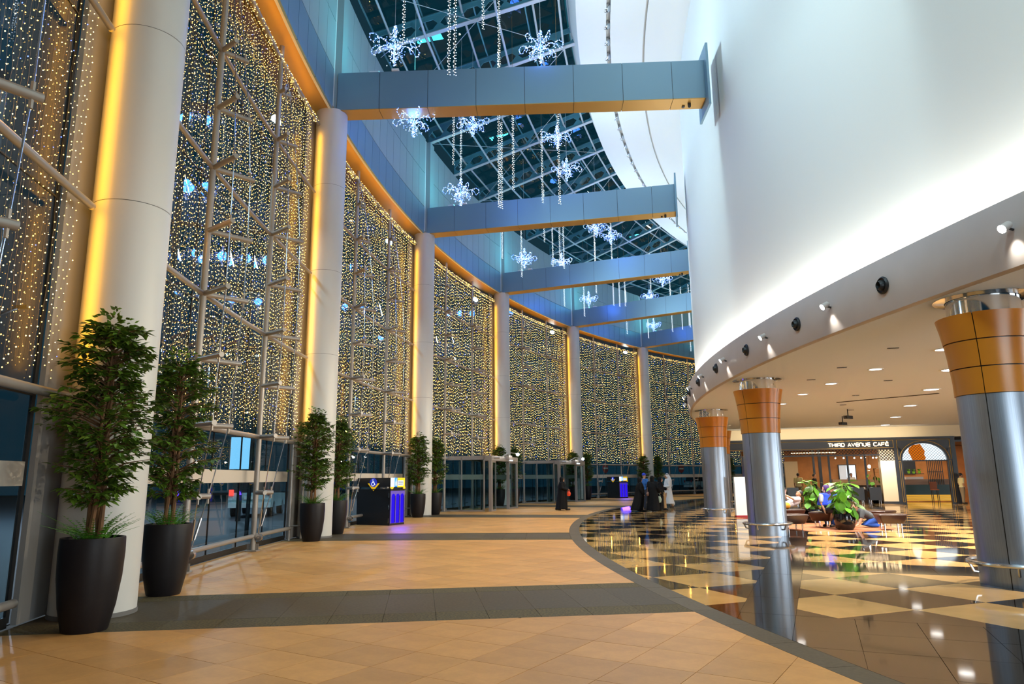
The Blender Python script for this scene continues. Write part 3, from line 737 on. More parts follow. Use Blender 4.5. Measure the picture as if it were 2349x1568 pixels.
# ------------------------------------------------------------------ icy hanging stars and light strings
def star(seed):
    r=random.Random(seed);w=MB();l=MB()
    def bulb(p,s=.013):
        l.mi=1 if r.random()<.58 else 0;p=Vector(p)
        l.add([p+Vector((s,0,0)),p+Vector((0,s,0)),p-Vector((s,0,0)),p-Vector((0,s,0)),p+Vector((0,0,s)),p-Vector((0,0,s))],[(0,1,4),(1,2,4),(2,3,4),(3,0,4),(1,0,5),(2,1,5),(3,2,5),(0,3,5)])
    for k in range(6):           # curled arms
        a=2*pi*k/6+r.uniform(-.2,.2);pts=[]
        for j in range(22):
            t=j/21;
            if t<.5: x=.08+.62*t/.5*.75;z=-.05+.18*sin(t/.5*pi*.8)-.12*t
            else: q=(t-.5)/.5*5.4;x=.545+.16*sin(q)*(1-.25*(t-.5)*2);z=.06-.17+.16*(1-cos(q))*(1-.3*(t-.5)*2)
            pts.append(Vector((x*cos(a),x*sin(a),z)))
        w.tube(pts,.006,4,False)
        for j,p in enumerate(pts):
            for q in range(2): bulb(p+Vector((r.uniform(-.02,.02),r.uniform(-.02,.02),r.uniform(-.02,.02))))
    for k in range(150):         # dense body: spindle of bulbs
        z=r.uniform(-.55,.55);rad=.20*(1-abs(z)/.6)*r.uniform(.2,1)+.02;a=r.uniform(0,2*pi);bulb((rad*cos(a),rad*sin(a),z))
    for k in range(70):
        z=r.gauss(-.15,.12);rad=r.uniform(.1,.42);a=r.uniform(0,2*pi);bulb((rad*cos(a),rad*sin(a),z))
    w.tube([(0,0,-.55),(0,0,.6)],.012,5)
    for k in range(10):
        a=r.uniform(0,2*pi);w.tube([(0,0,0),(.35*cos(a),.35*sin(a),-.15+r.uniform(-.2,.2))],.004,3,False)
    return w.mesh('wire_frame',M['flange']),l.mesh('bulbs',[M['ice'],M['iceb']])
st=[star(1),star(2)]
CH=[(61.56,0.65,12.48),(57.69,0.96,14.56),(60.71,1.55,15.45),(57.58,1.79,15.85),(57.47,2.01,15.34),(61.09,1.51,12.40),(57.67,3.17,16.12),(61.02,2.57,13.26),(61.68,3.78,14.08),(59.93,4.43,15.45),(61.31,4.73,13.91),(61.69,1.02,12.58),(57.22,2.66,14.85),(57.04,4.02,15.40),(60.23,2.99,14.27)]
CHL=['above the nearest tie beam at its column end','above the nearest tie beam toward the white ring','just below the nearest tie beam, high under the roof','upper of the pair by the white ring beyond the nearest beam','lower of the pair by the white ring beyond nearest beam','low by the upper wall above the second tie beam','by the white ring above the third tie beam','by the upper wall above the third tie beam','before the pilaster above the fourth tie beam','high above the fifth tie beam by the drum edge','above the fifth tie beam before its pilaster','mostly hidden behind the nearest tie beam','mostly hidden behind the second tie beam','peeking over the third tie beam by the drum edge','small one just above the third tie beam']
def roofz(rho): return RZ0+(RR0-rho)*slope
for k,(r,i,z) in enumerate(CH):
    t=thing('hanging_star','icy blue wire star '+CHL[k],'hanging light',P(r,i,z),R_.uniform(0,6),'hanging stars under the roof')
    a,b=st[k%2];link('wire_frame',a,t);link('bulbs',b,t,kind='stuff')
    mb=MB();mb.tube([(0,0,.55),(0,0,roofz(r)+.87-z)],.006,4,False);mb.obj('cable',M['flange'],t)
    Lg=bpy.data.lights.new('star','POINT');Lg.energy=STARP;Lg.color=(.03,.18,1);Lg.shadow_soft_size=.25
    o=bpy.data.objects.new('star_glow',Lg);COL.objects.link(o);o.location=P(r,i,z);o['kind']='helper'
ST=[(61.5,0.742,13.25),(60.2,0.690,11.93),(60.0,0.632,11.54),(59.5,1.003,15.56),(59.0,1.009,13.96),(61.5,1.554,13.78),(62.0,1.852,14.44),(59.5,1.447,11.42),(59.5,1.512,11.64),(59.0,1.481,12.23),(58.5,1.950,13.60),(57.2,1.321,10.90),(63.0,2.746,14.06),(62.2,2.845,13.14),(60.5,2.769,14.80),(61.0,3.049,13.86),(60.3,2.981,13.79),(60.0,2.965,13.76),(58.5,3.104,13.67),(58.0,3.290,14.71),(62.5,3.565,13.15),(61.5,3.667,12.54),(60.0,3.532,13.66),(60.0,3.829,13.48),(59.5,3.818,13.30),(59.0,3.799,13.22),(58.0,4.032,13.95),(57.5,4.273,14.55),(62.0,4.431,12.75),(61.0,4.587,12.53),(59.5,4.707,13.05),(59.0,4.782,13.28),(58.5,4.821,13.45),(61.0,5.243,12.36)]
bays=['before the nearest tie beam','between the nearest and second tie beams','between the second and third tie beams','between the third and fourth tie beams','between the fourth and fifth tie beams','beyond the fifth tie beam']
cnt={}
for k,(r,i,z) in enumerate(ST):
    zt=roofz(r);lit=min(zt-.3,z+(6.5 if k in(7,) else 3.6))
    mb=MB();mb.tube([(0,0,0),(0,0,zt+.87-z)],.006,4,False)
    n=int((lit-z)/.03);bb=MB()
    for j in range(n):
        a=j*2.4+R_.uniform(-.4,.4);q=Vector((.035*cos(a),.035*sin(a),j*.03));s=.012;bb.mi=0 if R_.random()<.8 else 1
        bb.add([q+Vector((s,0,0)),q+Vector((0,s,0)),q-Vector((s,0,0)),q-Vector((0,s,0)),q+Vector((0,0,s)),q-Vector((0,0,s))],[(0,1,4),(1,2,4),(2,3,4),(3,0,4),(1,0,5),(2,1,5),(3,2,5),(0,3,5)])
    bk=int(i) if i>=1 else 0;bk=min(bk,5);cnt[bk]=cnt.get(bk,0)+1
    pos=('at the column side' if r>61 else 'in the middle' if r>59.2 else 'at the drum side')
    t=thing('icicle_string','%s icy white light string %s, %s'%(['first','second','third','fourth','fifth','sixth','seventh','eighth','ninth','tenth','eleventh','twelfth'][cnt[bk]-1],bays[bk],pos),'light string',P(r,i,z),0,'hanging light strings under the roof')
    mb.obj('wire',M['wire'],t);bb.obj('bulbs',[M['icew'],M['ice']],t,kind='stuff')
# ------------------------------------------------------------------ kiosks
M['yel']=mat('yellow panel',(.85,.50,.01),.4,emit=(1,.62,.01),estr=.5)
M['kblack']=mat('black lacquer',(.008,.008,.010),.3)
M['kblue']=emat('blue lit panel',(.035,.012,1),.85)
M['kblue2']=mat('violet panel',(.10,.07,.25),.4,emit=(.12,.05,1),estr=.25)
M['blue']=mat('sign blue',(.01,.02,.30),.4,emit=(.02,.05,.8),estr=.4)
M['wlit']=emat('white lit panel',(.85,.93,1),1.3)
M['cyanlit']=emat('cyan lit panel',(.05,.35,1),1.4)
X3,Y3,Z3=Vector((1,0,0)),Vector((0,1,0)),Vector((0,0,1))
def kiosk(loc,rz,lab):
    # local: front face along +x from the corner (0,0), facing -y; depth +y; the corner at x=1.43 is nearest
    t=thing('service_kiosk',lab,'kiosk',loc,rz,'black service kiosks')
    W_,D_,H_=1.43,.86,1.2
    mb=MB();mb.box((-W_/2,D_/2,.6),(W_,D_,1.2));mb.obj('cabinet',M['kblack'],t)
    mb=MB();mb.box((-W_/2,D_/2,1.215),(W_+.06,D_+.06,.03));mb.obj('counter_top',M['kblack'],t)
    for z in (.16,.62,1.02):
        mb=MB();mb.box((-.05,-.008,z),(.02,.016,.16));mb.obj('hinge',M['steel'],t)
    mb=MB();mb.box((.006,D_/2,.62),(.012,D_-.04,1.1));mb.obj('side_panel',M['kblue2'],t)
    for k in range(3):
        y=.17+k*.26;pr=[(-.09,.08),(.09,.08),(.09,.98)]+[(.09*cos(a*pi/6),.98+.09*sin(a*pi/6)) for a in range(1,6)]+[(-.09,.98)]
        mb=MB();mb.plate(pr,(.013,y,0),Y3,Z3,X3,.01);o=mb.obj('light_slot',M['kblue'] if k!=1 else M['kblue'],t)
        mb=MB();mb.plate([(.075,.10),(.095,.10),(.095,1.0),(.075,1.0)],(.024,y,0),Y3,Z3,X3,.012);mb.obj('slot_rib',M['kblack'],t)
    # sign box on four short legs
    for x in(-W_+.08,-.08):
        for y in(.06,D_-.06):
            mb=MB();mb.box((x,y,1.27),(.03,.03,.10));mb.obj('sign_leg',M['kblack'],t)
    mb=MB();mb.box((-W_/2,D_/2,1.46),(W_,D_,.31));mb.obj('sign_box',M['kblack'],t)
    vx=-.72
    mb=MB();mb.plate([(-.26,1.43),(0,1.17),(.26,1.43),(.18,1.43),(.06,1.31),(-.06,1.31),(-.18,1.43)],(vx,-.004,0),X3,Z3,-Y3,.012);mb.obj('yellow_arrow',M['yel'],t)
    mb=MB();mb.plate([(.16*cos(a*pi/14),1.455+.15*sin(a*pi/14)) for a in range(28)],(vx,-.018,0),X3,Z3,-Y3,.008);d=mb.obj('blue_disc',M['blue'],t)
    mb=MB();y=-.03
    def pt(a,b): return (vx+a,y,1.455+b)
    mb.ell(pt(-.02,.095),(.017,.006,.017),10,6)
    mb.tube([pt(-.02,.07),pt(-.012,-.005),pt(.045,-.005),pt(.068,-.075),pt(.085,-.068)],.011,6)
    mb.tube([pt(-.018,.035),pt(.035,.03)],.009,6)
    mb.tube([pt(-.015+.062*cos(a),-.05+.062*sin(a)) for a in [1.9+k*.33 for k in range(14)]],.009,6)
    mb.obj('wheelchair_symbol',M['wlit'],d)
    # lit display on the side
    mb=MB();mb.box((.006,.12,1.46),(.012,.22,.31));mb.obj('white_display',M['wlit'],t)
    mb=MB();mb.box((.006,.31,1.46),(.012,.15,.31));d=mb.obj('blue_display',M['cyanlit'],t)
    mb=MB();mb.plate([(-.035,1.34),(.035,1.34),(.04,1.45),(.015,1.53),(.012,1.59),(-.012,1.59),(-.015,1.53),(-.04,1.45)],(.013,.31,0),Y3,Z3,X3,.006);mb.obj('bottle_picture',M['wlit'],d)
    mb=MB();mb.box((.006,.62,1.45),(.012,.44,.33));d=mb.obj('yellow_display',M['yel'],t)
    mb=MB();mb.box((.014,.58,1.43),(.006,.33,.18));mb.obj('white_screen',M['wlit'],d)
    for z in(1.49,1.44,1.39):
        mb=MB();mb.box((.019,.58,z),(.004,.28,.016));mb.obj('text_line',M['kblack'],d)
    mb=MB();mb.plate([(-.12,1.30),(0,1.19),(.12,1.30)],(.008,.08,0),Y3,Z3,X3,.012);mb.obj('yellow_arrow',M['yel'],t)
    mb=MB();mb.plate([(-.06,1.30),(-.05,1.20),(.06,1.20),(.06,1.30)],(.008,.80,0),Y3,Z3,X3,.012);mb.obj('yellow_foot',M['yel'],t)
    return t
def klamp(loc,rz):
    c,s=cos(rz),sin(rz);f=Vector((c,s,0));n=Vector((-s,c,0));p=Vector(loc)+f*.05+n*.43+Vector((0,0,.55))
    o,d=area('kiosk_glow',p,f-Vector((0,0,.75)),.8,.9,KIO,(.10,.04,1));aim(o,d,n)
KIO=34
k1=kiosk((-4.28,24.88,0),radians(-27),'black wheelchair service kiosk with blue lit side by the second white column, nearer one')
k2=kiosk((8.15,55.0,0),radians(-57),'smaller looking far black kiosk with blue lit side behind the walking group')
klamp((-4.28,24.88,0),radians(-27));klamp((8.15,55.0,0),radians(-57))
# ------------------------------------------------------------------ glass entrance lobbies in two bays
M['alu']=mat('aluminium frame',(.40,.38,.37),.35,metal=.6)
M['dglass']=glassmat('lobby glass',(.72,.82,.84))
def bx(mb,r0,r1,d0,d1,z0,z1): mb.hexa([L(r0,d0,z0),L(r1,d0,z0),L(r1,d1,z0),L(r0,d1,z0),L(r0,d0,z1),L(r1,d0,z1),L(r1,d1,z1),L(r0,d1,z1)])
for n,b in enumerate(doorbays):
    d=bpy.data.objects.new('door_%d'%(n+1),None);COL.objects.link(d);struct(d);d.location=P(RC,b+.5);d.rotation_euler=(0,0,th(b+.5))
    A0,A1=.362,.745;F=62.22;H=2.42;e=.004
    def part(nm,m,*bs):
        mb=MB()
        for q in bs: bx(mb,*q)
        return mb.obj(nm,m,d)
    part('header',M['alu'],(F-.05,F+.30,A0,A1,H,H+.24));part('roof_panel',M['alu'],(F+.3,64.7,A0,A1,H+.18,H+.24))
    for dd in(A0,A1): 
        part('side_glass',M['dglass'],(F+.35,64.65,dd-.0006,dd+.0006,.06,H+.18))
        for r in (F+.33,F+1.5,64.66): part('post',M['alu'],(r-.03,r+.03,dd-.003,dd+.003,0,H+.2))
        part('side_rail',M['alu'],(F+.3,64.7,dd-.003,dd+.003,0,.08),(F+.3,64.7,dd-.003,dd+.003,H+.05,H+.18))
        part('frosted_band',M['frost'],(F+.36,64.64,dd+.0008,dd+.0014,1.52,1.76))
    for a,w in ((A0,.014),(.375,.006),(.615,.008),(A1-.008,.008)): part('post',M['alu'],(F-.04,F+.10,a,a+w,0,H))
    for a0,a1 in ((.383,.44),(.625,.735)):
        part('door_leaf',M['dglass'],(F+.02,F+.035,a0+.004,a1-.004,.08,H-.08))
        part('leaf_frame',M['alu'],(F,F+.05,a0,a0+.004,0,H),(F,F+.05,a1-.004,a1,0,H),(F,F+.05,a0,a1,0,.08),(F,F+.05,a0,a1,H-.08,H))
    for k in range(5):            # curved inner screen
        a=A0+.02+(A1-A0-.04)*k/5;a2=A0+.02+(A1-A0-.04)*(k+1)/5;r=64.2-.9*sin(pi*(k+.5)/5)
        part('screen_glass',M['dglass'],(r,r+.012,a+.003,a2-.003,.05,H));part('screen_post',M['black'] if k==2 else M['alu'],(r-.02,r+.03,a-.002,a+.002,0,H))
    part('lamp',M['wlit'],(F-.12,F-.05,.615,.655,H+.03,H+.10));part('lamp_box',M['alu'],(F-.25,F-.05,.56,.61,H+.10,H+.30))
    mb=MB();mb.tube([L(F-.05,.50,H+.2),L(F-.45,.52,H+.42),L(F-.55,.60,H+.40)],.025,6);mb.tube([L(F-.05,.40,H+.15),L(F-.30,.41,H+.15)],.05,8);mb.obj('lamp_arm',M['alu'],d,True)
    mb=MB();mb.ell(L(F-.56,.61,H+.36),(.09,.09,.08),12,8);mb.obj('lamp_globe',M['lamp'],d,True)
    Lg=bpy.data.lights.new('door','SPOT');Lg.energy=DOORP;Lg.color=(.45,.60,1);Lg.spot_size=radians(100);Lg.spot_blend=.8;Lg.shadow_soft_size=.08
    o=bpy.data.objects.new('door_light',Lg);COL.objects.link(o);o.location=P(F-.7,b+.55,H+.2);aim(o,(Vector((0,0,-1))-radv(b+.5)*.35).normalized(),tang(b+.5));o['kind']='helper'
# ------------------------------------------------------------------ outside in the dark
M['flood']=emat('floodlight',(.70,.93,1),60);M['screen']=emat('screen',(.30,.68,1),1.6);M['red']=emat('red light',(1,.03,.02),6);M['carp']=mat('pale car paint',(.30,.42,.44),.3,coat=.5);M['tyre']=mat('tyre',(.01,.01,.012),.7);M['redp']=mat('red sign paint',(.4,.02,.02),.5);M['whitep']=mat('white paint',(.7,.7,.7),.5)
for b in range(0,5):
    t=thing('floodlight','white floodlight outside the glass, upper part of the bay %s'%['after the nearest white column','after the second white column','after the third white column','after the fourth white column','after the fifth white column'][b],'floodlight',P(66.05,b+1.0,12.55),th(b+1.0),'floodlights outside')
    mb=MB();mb.box((0,0,0),(.2,.5,.28));mb.obj('housing',M['dkmet'],t)
    mb=MB();mb.ell((-.10,.12,0),(.12,.26,.13),12,8);mb.obj('lamp_face',M['flood'],t);mb=MB();mb.tube([(0,0,-.1),(.1,0,-12.55)],.06,8);mb.obj('pole',M['dkmet'],t)
    o,d=area('street_light',P(67.2,b+.6,10.6),radv(b+.6)*.55-Z3,.6,.6,OUT,(.72,.88,1));aim(o,d,tang(b+.6))
for k,(r,i) in enumerate(((80,.75),(82,1.6),(82,2.6),(84,3.8))):
    t=thing('street_lamp','dark street lamp pole standing out on the road, %s from the camera'%['first','second','third','fourth'][k],'street lamp',P(r,i),th(i))
    mb=MB();mb.tube([(0,0,0),(0,0,8.6),(-1.2,0,9.0)],.07,8);mb.obj('pole',M['dkmet'],t);mb=MB();mb.box((-1.4,0,9.0),(.6,.25,.12));mb.obj('lamp_head',M['dkmet'],t)
    o,d=area('street_light',P(r-1.4,i,8.92),-Z3,.5,.22,1100,(.62,.80,1));aim(o,d,radv(i))
def car(loc,rz,lab,lit=True):
    t=thing('car',lab,'car',loc,rz)
    # local +x forward; profile in x,z extruded in y
    lo=[(-2.15,.42),(-2.2,.75),(-2.12,1.05),(2.05,.98),(2.2,.72),(2.15,.40)];up=[(-2.08,1.05),(-1.85,1.72),(.45,1.74),(1.15,1.06)]
    mb=MB();mb.plate(lo,(0,.9,0),X3,Z3,-Y3,1.8);mb.obj('body',M['carp'],t)
    mb=MB();mb.plate(up,(0,.80,0),X3,Z3,-Y3,1.6);mb.obj('cabin',M['black'],t)
    mb=MB();mb.box((-.75,0,1.75),(2.4,1.5,.06));mb.obj('roof',M['carp'],t)
    mb=MB();mb.box((-2.22,0,.52),(.12,1.75,.22));mb.obj('bumper',M['whitep'],t)
    mb=MB();mb.box((-2.215,0,.83),(.02,.5,.13));mb.obj('number_plate',M['whitep'],t)
    for s in(-1,1):
        mb=MB();mb.box((-2.2,s*.78,1.06),(.06,.18,.24));mb.obj('tail_light',M['red'] if lit and s>0 else M['redp'],t)
        for x in(-1.35,1.35):
            mb=MB();mb.tube([(x,s*.66,.34),(x,s*.90,.34)],.34,18);w=mb.obj('wheel',M['tyre'],t);mb=MB();mb.tube([(x,s*.89,.34),(x,s*.91,.34)],.2,12);mb.obj('hub',M['steel'],w)
    return t
car((-11.9,33.5,0),radians(100),'pale blue green car seen from behind through the glass, tail light glowing red')
car((22.0,82.0,0),radians(15),'pale car parked outside beyond the far glass, left one',False)
car((28.5,85.5,0),radians(15),'pale car parked outside beyond the far glass, right one',False)
t=thing('lit_screen','tall blue white lit screen outside behind the nearest glass bay','screen',(-10.9,28.5,0),radians(20));mb=MB();mb.box((0,0,2.65),(.95,.14,1.35));mb.obj('screen_case',M['dkmet'],t);mb=MB();mb.box((0,-.08,2.65),(.86,.02,1.26));mb.obj('screen_face',M['screen'],t);mb=MB();mb.box((0,0,1.0),(.2,.1,2.0));mb.obj('stand',M['dkmet'],t)
for k,(r,i,lab) in enumerate(((67.5,4.86,'round red no entry sign outside behind the far kiosk'),(67.5,5.85,'round red no entry sign outside right of the man in white'))):
    t=thing('no_entry_sign',lab,'road sign',P(r,i),th(i)+pi);mb=MB();mb.tube([(0,0,0),(0,0,2.0)],.04,8);mb.obj('pole',M['dkmet'],t)
    mb=MB();mb.tube([(.0,0,2.35),(.03,0,2.35)],.42,24);s=mb.obj('sign_disc',M['redp'],t);mb=MB();mb.box((.045,0,2.35),(.02,.6,.13));mb.obj('white_bar',M['whitep'],s)
t=thing('neon_sign','small red neon sign outside at the far right end of the glass','neon sign',P(68,6.42,2.3),th(6.4)+pi);mb=MB()
for k in range(5): mb.tube([(0,-.5+.25*k,-.5+.2*(k%2)),(0,-.35+.25*k,.5-.15*(k%3)),(0,-.25+.25*k,.1)],.05,6)
mb.obj('neon_tube',M['red'],t);mb=MB();mb.tube([(-.05,0,-2.3),(-.05,0,.4)],.04,6);mb.obj('pole',M['dkmet'],t)
# ------------------------------------------------------------------ white totem, rug, benches, planters
t=thing('info_totem','plain white slab totem with red foot beside the third steel column','totem',(8.82,27.95,0),radians(8));mb=MB();mb.box((0,0,.80),(.44,.12,1.46));mb.obj('slab',M['white'],t);mb=MB();mb.box((0,0,.035),(.46,.14,.07));mb.obj('foot',mat('red foot',(.35,.02,.02),.5),t)
RUG=(9.6,22.4);mb=MB();mb.lathe([(0,.012),(1.95,.012),(1.97,.0)],48);o=mb.obj('round_rug',mat('terracotta rug',(.30,.10,.035),.9,var=.15,scale=12));o.location=(RUG[0],RUG[1],0);tag(o,'round terracotta rug under the brown leather benches','rug')
def bench_meshes():
    mb=MB();n=10
    def ringz(z,w,d,r=.06):
        out=[]
        for (cx_,cy_,a0) in ((w/2-r,d/2-r,0),(-w/2+r,d/2-r,pi/2),(-w/2+r,-d/2+r,pi),(w/2-r,-d/2+r,1.5*pi)):
            for k in range(4): a=a0+k*pi/6;out.append(Vector((cx_+r*cos(a),cy_+r*sin(a),z)))
        return out
    prof=[(.19,.54,.48),(.205,.58,.52),(.37,.73,.62),(.43,.76,.66),(.455,.73,.63),(.46,.68,.57)]
    rs=[ringz(*p) for p in prof];vs_=[v for r in rs for v in r];m=16
    fs=[(k*m+j,k*m+(j+1)%m,(k+1)*m+(j+1)%m,(k+1)*m+j) for k in range(len(rs)-1) for j in range(m)]+[tuple(range(m-1,-1,-1)),tuple((len(rs)-1)*m+j for j in range(m))]
    mb.add(vs_,fs);c=mb.mesh('cushion',M['leather'],True)
    lg=MB();lg.tube([(0,0,0),(0,0,.21)],.022,8);lg=lg.mesh('leg',M['chrome'],True);return c,lg
bm=bench_meshes()
for x,y,r,lab in ((8.10,21.05,.15,'brown leather bench at the front left of the rug'),(10.82,20.75,-.2,'brown leather bench at the front right of the rug'),(9.42,22.0,.9,'brown leather bench in the middle under the seated woman'),(11.55,22.7,.6,'brown leather bench behind the kneeling child'),(9.25,24.0,-.1,'brown leather bench at the back left of the rug under the reading person'),(8.35,23.6,.2,'brown leather bench at the far left of the rug, half hidden by the steel column')):
    t=thing('leather_bench',lab,'bench',(x,y,0.013 if hypot(x-RUG[0],y-RUG[1])<1.9 else 0),r,'brown leather benches');link('cushion',bm[0],t)
    for sx in(-.22,.22):
        for sy in(-.17,.17): o=link('leg',bm[1],t);o.location=(sx,sy,0)
def bigleaf(l=.30):
    mb=MB();pts=[(0,0),(.18,.30),(.24,.55),(.18,.80),(0,1.0)];vs_=[]
    for k,(w,x) in enumerate(pts):
        z=-.35*x*x
        if k in(0,4): vs_.append((x*l,0,z*l))
        else: vs_+=[(x*l,w*l*1.55,z*l+.02*l),(x*l,0,z*l),(x*l,-w*l*1.55,z*l+.02*l)]
    mb.add(vs_,[(0,2,1),(0,3,2),(1,2,5,4),(2,3,6,5),(4,5,8,7),(5,6,9,8),(7,8,10),(8,9,10)]);mb.tube([(-.25*l*3,0,-.04),(0,0,0)],.006,4);return mb.mesh('leaf',M['bigleaf'],True)
blm=[bigleaf(.25),bigleaf(.30)]
def leafplant(loc,lab,n,h,r,seed,pot=True,rx=1):
    rr=random.Random(seed);t=thing('broad_leaf_plant',lab,'potted plant',loc)
    if pot:
        mb=MB();mb.lathe([(0,0),(.20,0),(.27,.12),(.30,.34),(.28,.46),(.25,.46),(.24,.40)],28);mb.obj('pot',mat('glossy black pot',(.006,.006,.007),.12),t,True)
        mb=MB();mb.lathe([(0,.42),(.25,.41)],16);mb.obj('soil',M['soil'],t)
    z0=.42 if pot else 0;mb=MB();mb.tube([(0,0,z0-.05),(.01,0,(z0+h)/2),(0,.01,h-.08)],[.05,.045,.03],8);mb.obj('moss_pole',M['bark'],t,True)
    for k in range(n):
        z=z0+.12+(h-z0-.15)*(k/n);a=k*2.4+rr.uniform(-.4,.4);rad=(.10+.20*rr.random())*r;o=link('leaf',blm[k%2],t)
        o.location=(rad*cos(a),rad*sin(a),z);o.rotation_euler=(rr.uniform(-.3,.3),radians(rr.uniform(0,75)) if k<n*.85 else radians(rr.uniform(-30,10)),a);s=rr.uniform(.8,1.15)*r**.3;o.scale=(s,s,s)
    return t
leafplant((9.60,20.95,.0),'broad leaved green plant in a glossy black pot at the front of the rug',62,1.42,1.0,3)
leafplant((10.0,24.15,0),'broad leaved green plant at the back left, behind the seated woman',44,1.45,.95,7)
# ------------------------------------------------------------------ café front
O2=Vector((20.32,39.46,0));DA=radians(-15.04);DX=Vector((cos(DA),sin(DA),0));QY=Vector((-DX.y,DX.x,0))   # QY points into the café
EYE=Vector((0,0,1.55))
def cf(s,z,q=0): return O2+DX*s+QY*q+Vector((0,0,z))
def cs(s,z,q):      # where the line from the standpoint through (s,z) of the front meets depth q
    p=cf(s,z)-EYE;k=(cf(0,0,q)-EYE).dot(QY)/p.dot(QY);p=EYE+p*k-O2;return (p.dot(DX),p.z)
CB=(DX,QY,Z3)
M['cdark']=mat('blue black woodwork',(.014,.016,.022),.35);M['goldl']=mat('brass line',(.62,.40,.10),.3,metal=.7);M['creamw']=mat('cream wall',(.78,.66,.45),.6);M['clay']=mat('clay plaster',(.62,.30,.12),.7,var=.12,scale=2);M['stone']=mat('banded stone',(.36,.25,.18),.6,col2=(.22,.15,.11),scale=3,stretch=(.5,.5,14));M['green']=mat('dark green panel',(.004,.045,.045),.4);M['sign']=emat('warm lit letters',(1,.72,.40),7);M['fan']=emat('lit fanlight',(.80,.92,1),1.6);M['orl']=emat('lit orange shade',(.85,.20,.008),.8);M['warmstrip']=emat('warm light strip',(1,.78,.45),6);M['goldg']=emat('golden glow',(1,.50,.06),.7);M['wood']=mat('red brown wood',(.30,.09,.03),.4)
cw=bpy.data.objects.new('wall_cafe',None);COL.objects.link(cw);struct(cw)
def cpart(nm,m,*bs,parent=cw,kind=None):
    mb=MB()
    for s0,s1,z0,z1,q0,q1 in bs: mb.box(cf((s0+s1)/2,(z0+z1)/2,(q0+q1)/2),(s1-s0,q1-q0,z1-z0),CB)
    return mb.obj(nm,m,parent,kind=kind)
def lattice(nm,s0,s1,z0,z1,q,pitch,parent=cw,inside=None,r=.012,m=None):
    mb=MB();n=int((s1-s0+z1-z0)/pitch)+2
    for k in range(-n,n):
        for sg in(1,-1):
            pts=[]
            for j in range(0,41):
                zz=z0+(z1-z0)*j/40;ss=(s0+k*pitch+(zz-z0)*sg)
                ok=s0<=ss<=s1 and (inside is None or inside(ss,zz))
                if ok: pts.append(cf(ss,zz,q))
            if len(pts)>1: mb.tube([pts[0],pts[-1]],r,4)
    return mb.obj(nm,m or M['cdark'],parent,kind='stuff')
cpart('cream_band',M['creamw'],(-9,6,3.58,4.19,0,.2))
cpart('top_trim',M['cdark'],(-9,3.82,3.50,3.60,-.06,.15));hd=cpart('sign_panel',M['cdark'],(-9,.86,2.97,3.50,-.02,.15))
def outline(nm,pts,q=-.035,r=.013,closed=True):
    mb=MB();p=[cf(s,z,q) for s,z in pts]
    if closed: p=p+[p[0]]
    for a,b in zip(p[:-1],p[1:]): mb.tube([a,b],r,4)
    return mb.obj(nm,M['goldl'],cw)
outline('gold_line',[(-8.8,3.03),(.77,3.03),(.77,3.45),(-8.8,3.45)])
lattice('lattice_band',-6.5,.02,2.67,2.96,.05,.17);cpart('lintel',M['cdark'],(-9,.03,2.62,2.69,.0,.15))
pl=cpart('pillar',M['creamw'],(.03,.77,.13,2.34,0,.5));cpart('pillar_base',M['cdark'],(.0,.80,0,.13,-.03,.5));cpart('pillar_head',M['creamw'],(.03,.77,2.34,2.97,.03,.5));lattice('pillar_lattice',.03,.77,2.34,2.95,0,.16,r=.014)
cpart('side_trim',M['cdark'],(.78,.92,0,3.5,-.04,.3),(3.58,3.80,0,3.5,-.04,.3))
# arch: dark panel with an elliptical opening
AC,AW,AZ,AH=2.25,1.10,2.33,.91
mb=MB();N_=24;vs_=[]
for q in(-.01,.18):
    for k in range(N_+1):
        a=pi-pi*k/N_;vs_.append(cf(AC+AW*cos(a),AZ+AH*sin(a),q));vs_.append(cf(.90+(3.60-.90)*k/N_,3.50,q) if 0<k<N_ else cf(.90 if k==0 else 3.60,3.50,q))
m_=2*(N_+1);fs=[]
for k in range(N_): fs.append((2*k,2*k+1,2*k+3,2*k+2));fs.append((m_+2*k,m_+2*k+2,m_+2*k+3,m_+2*k+1));fs.append((2*k,2*k+2,m_+2*k+2,m_+2*k))
mb.add(vs_,fs);mb.obj('arch_panel',M['cdark'],cw)
cpart('arch_jamb',M['cdark'],(.90,1.15,0,3.0,-.01,.18),(3.35,3.60,0,3.0,-.01,.18));cpart('door_head',M['cdark'],(1.1,3.4,2.27,2.34,.02,.12))
outline('gold_line',[(AC+(AW+.12)*cos(pi-pi*k/24),AZ+.02+(AH+.12)*sin(pi*k/24)) for k in range(25)],closed=False)
outline('gold_line',[(.95,2.36),(.95,3.45),(3.55,3.45),(3.55,2.36)],closed=False)
outline('gold_line',[(.97,.10),(1.06,.10),(1.06,2.28),(.97,2.28)]);outline('gold_line',[(3.44,.10),(3.53,.10),(3.53,2.28),(3.44,2.28)])
mb=MB();mb.plate([(AC+(AW-.01)*cos(pi*k/24),AZ+.01+(AH-.01)*sin(pi*k/24)) for k in range(25)],cf(0,0,.14),DX,Z3,QY,.02);fan=mb.obj('fanlight',M['fan'],cw)
blob=[(1.68,2.34),(1.62,2.55),(1.52,2.80),(1.58,3.02),(1.80,3.16),(2.15,3.22),(2.22,3.05),(2.34,2.85),(2.30,2.62),(2.36,2.45),(2.30,2.34)]
mb=MB();mb.plate(blob,cf(0,0,.125),DX,Z3,QY,.012);mb.obj('orange_shade',M['orl'],fan)
lattice('fanlight_lattice',AC-AW,AC+AW,AZ+.01,AZ+AH-.02,.10,.15,fan,lambda s,z:((s-AC)/AW)**2+((z-AZ)/AH)**2<.97,.009)
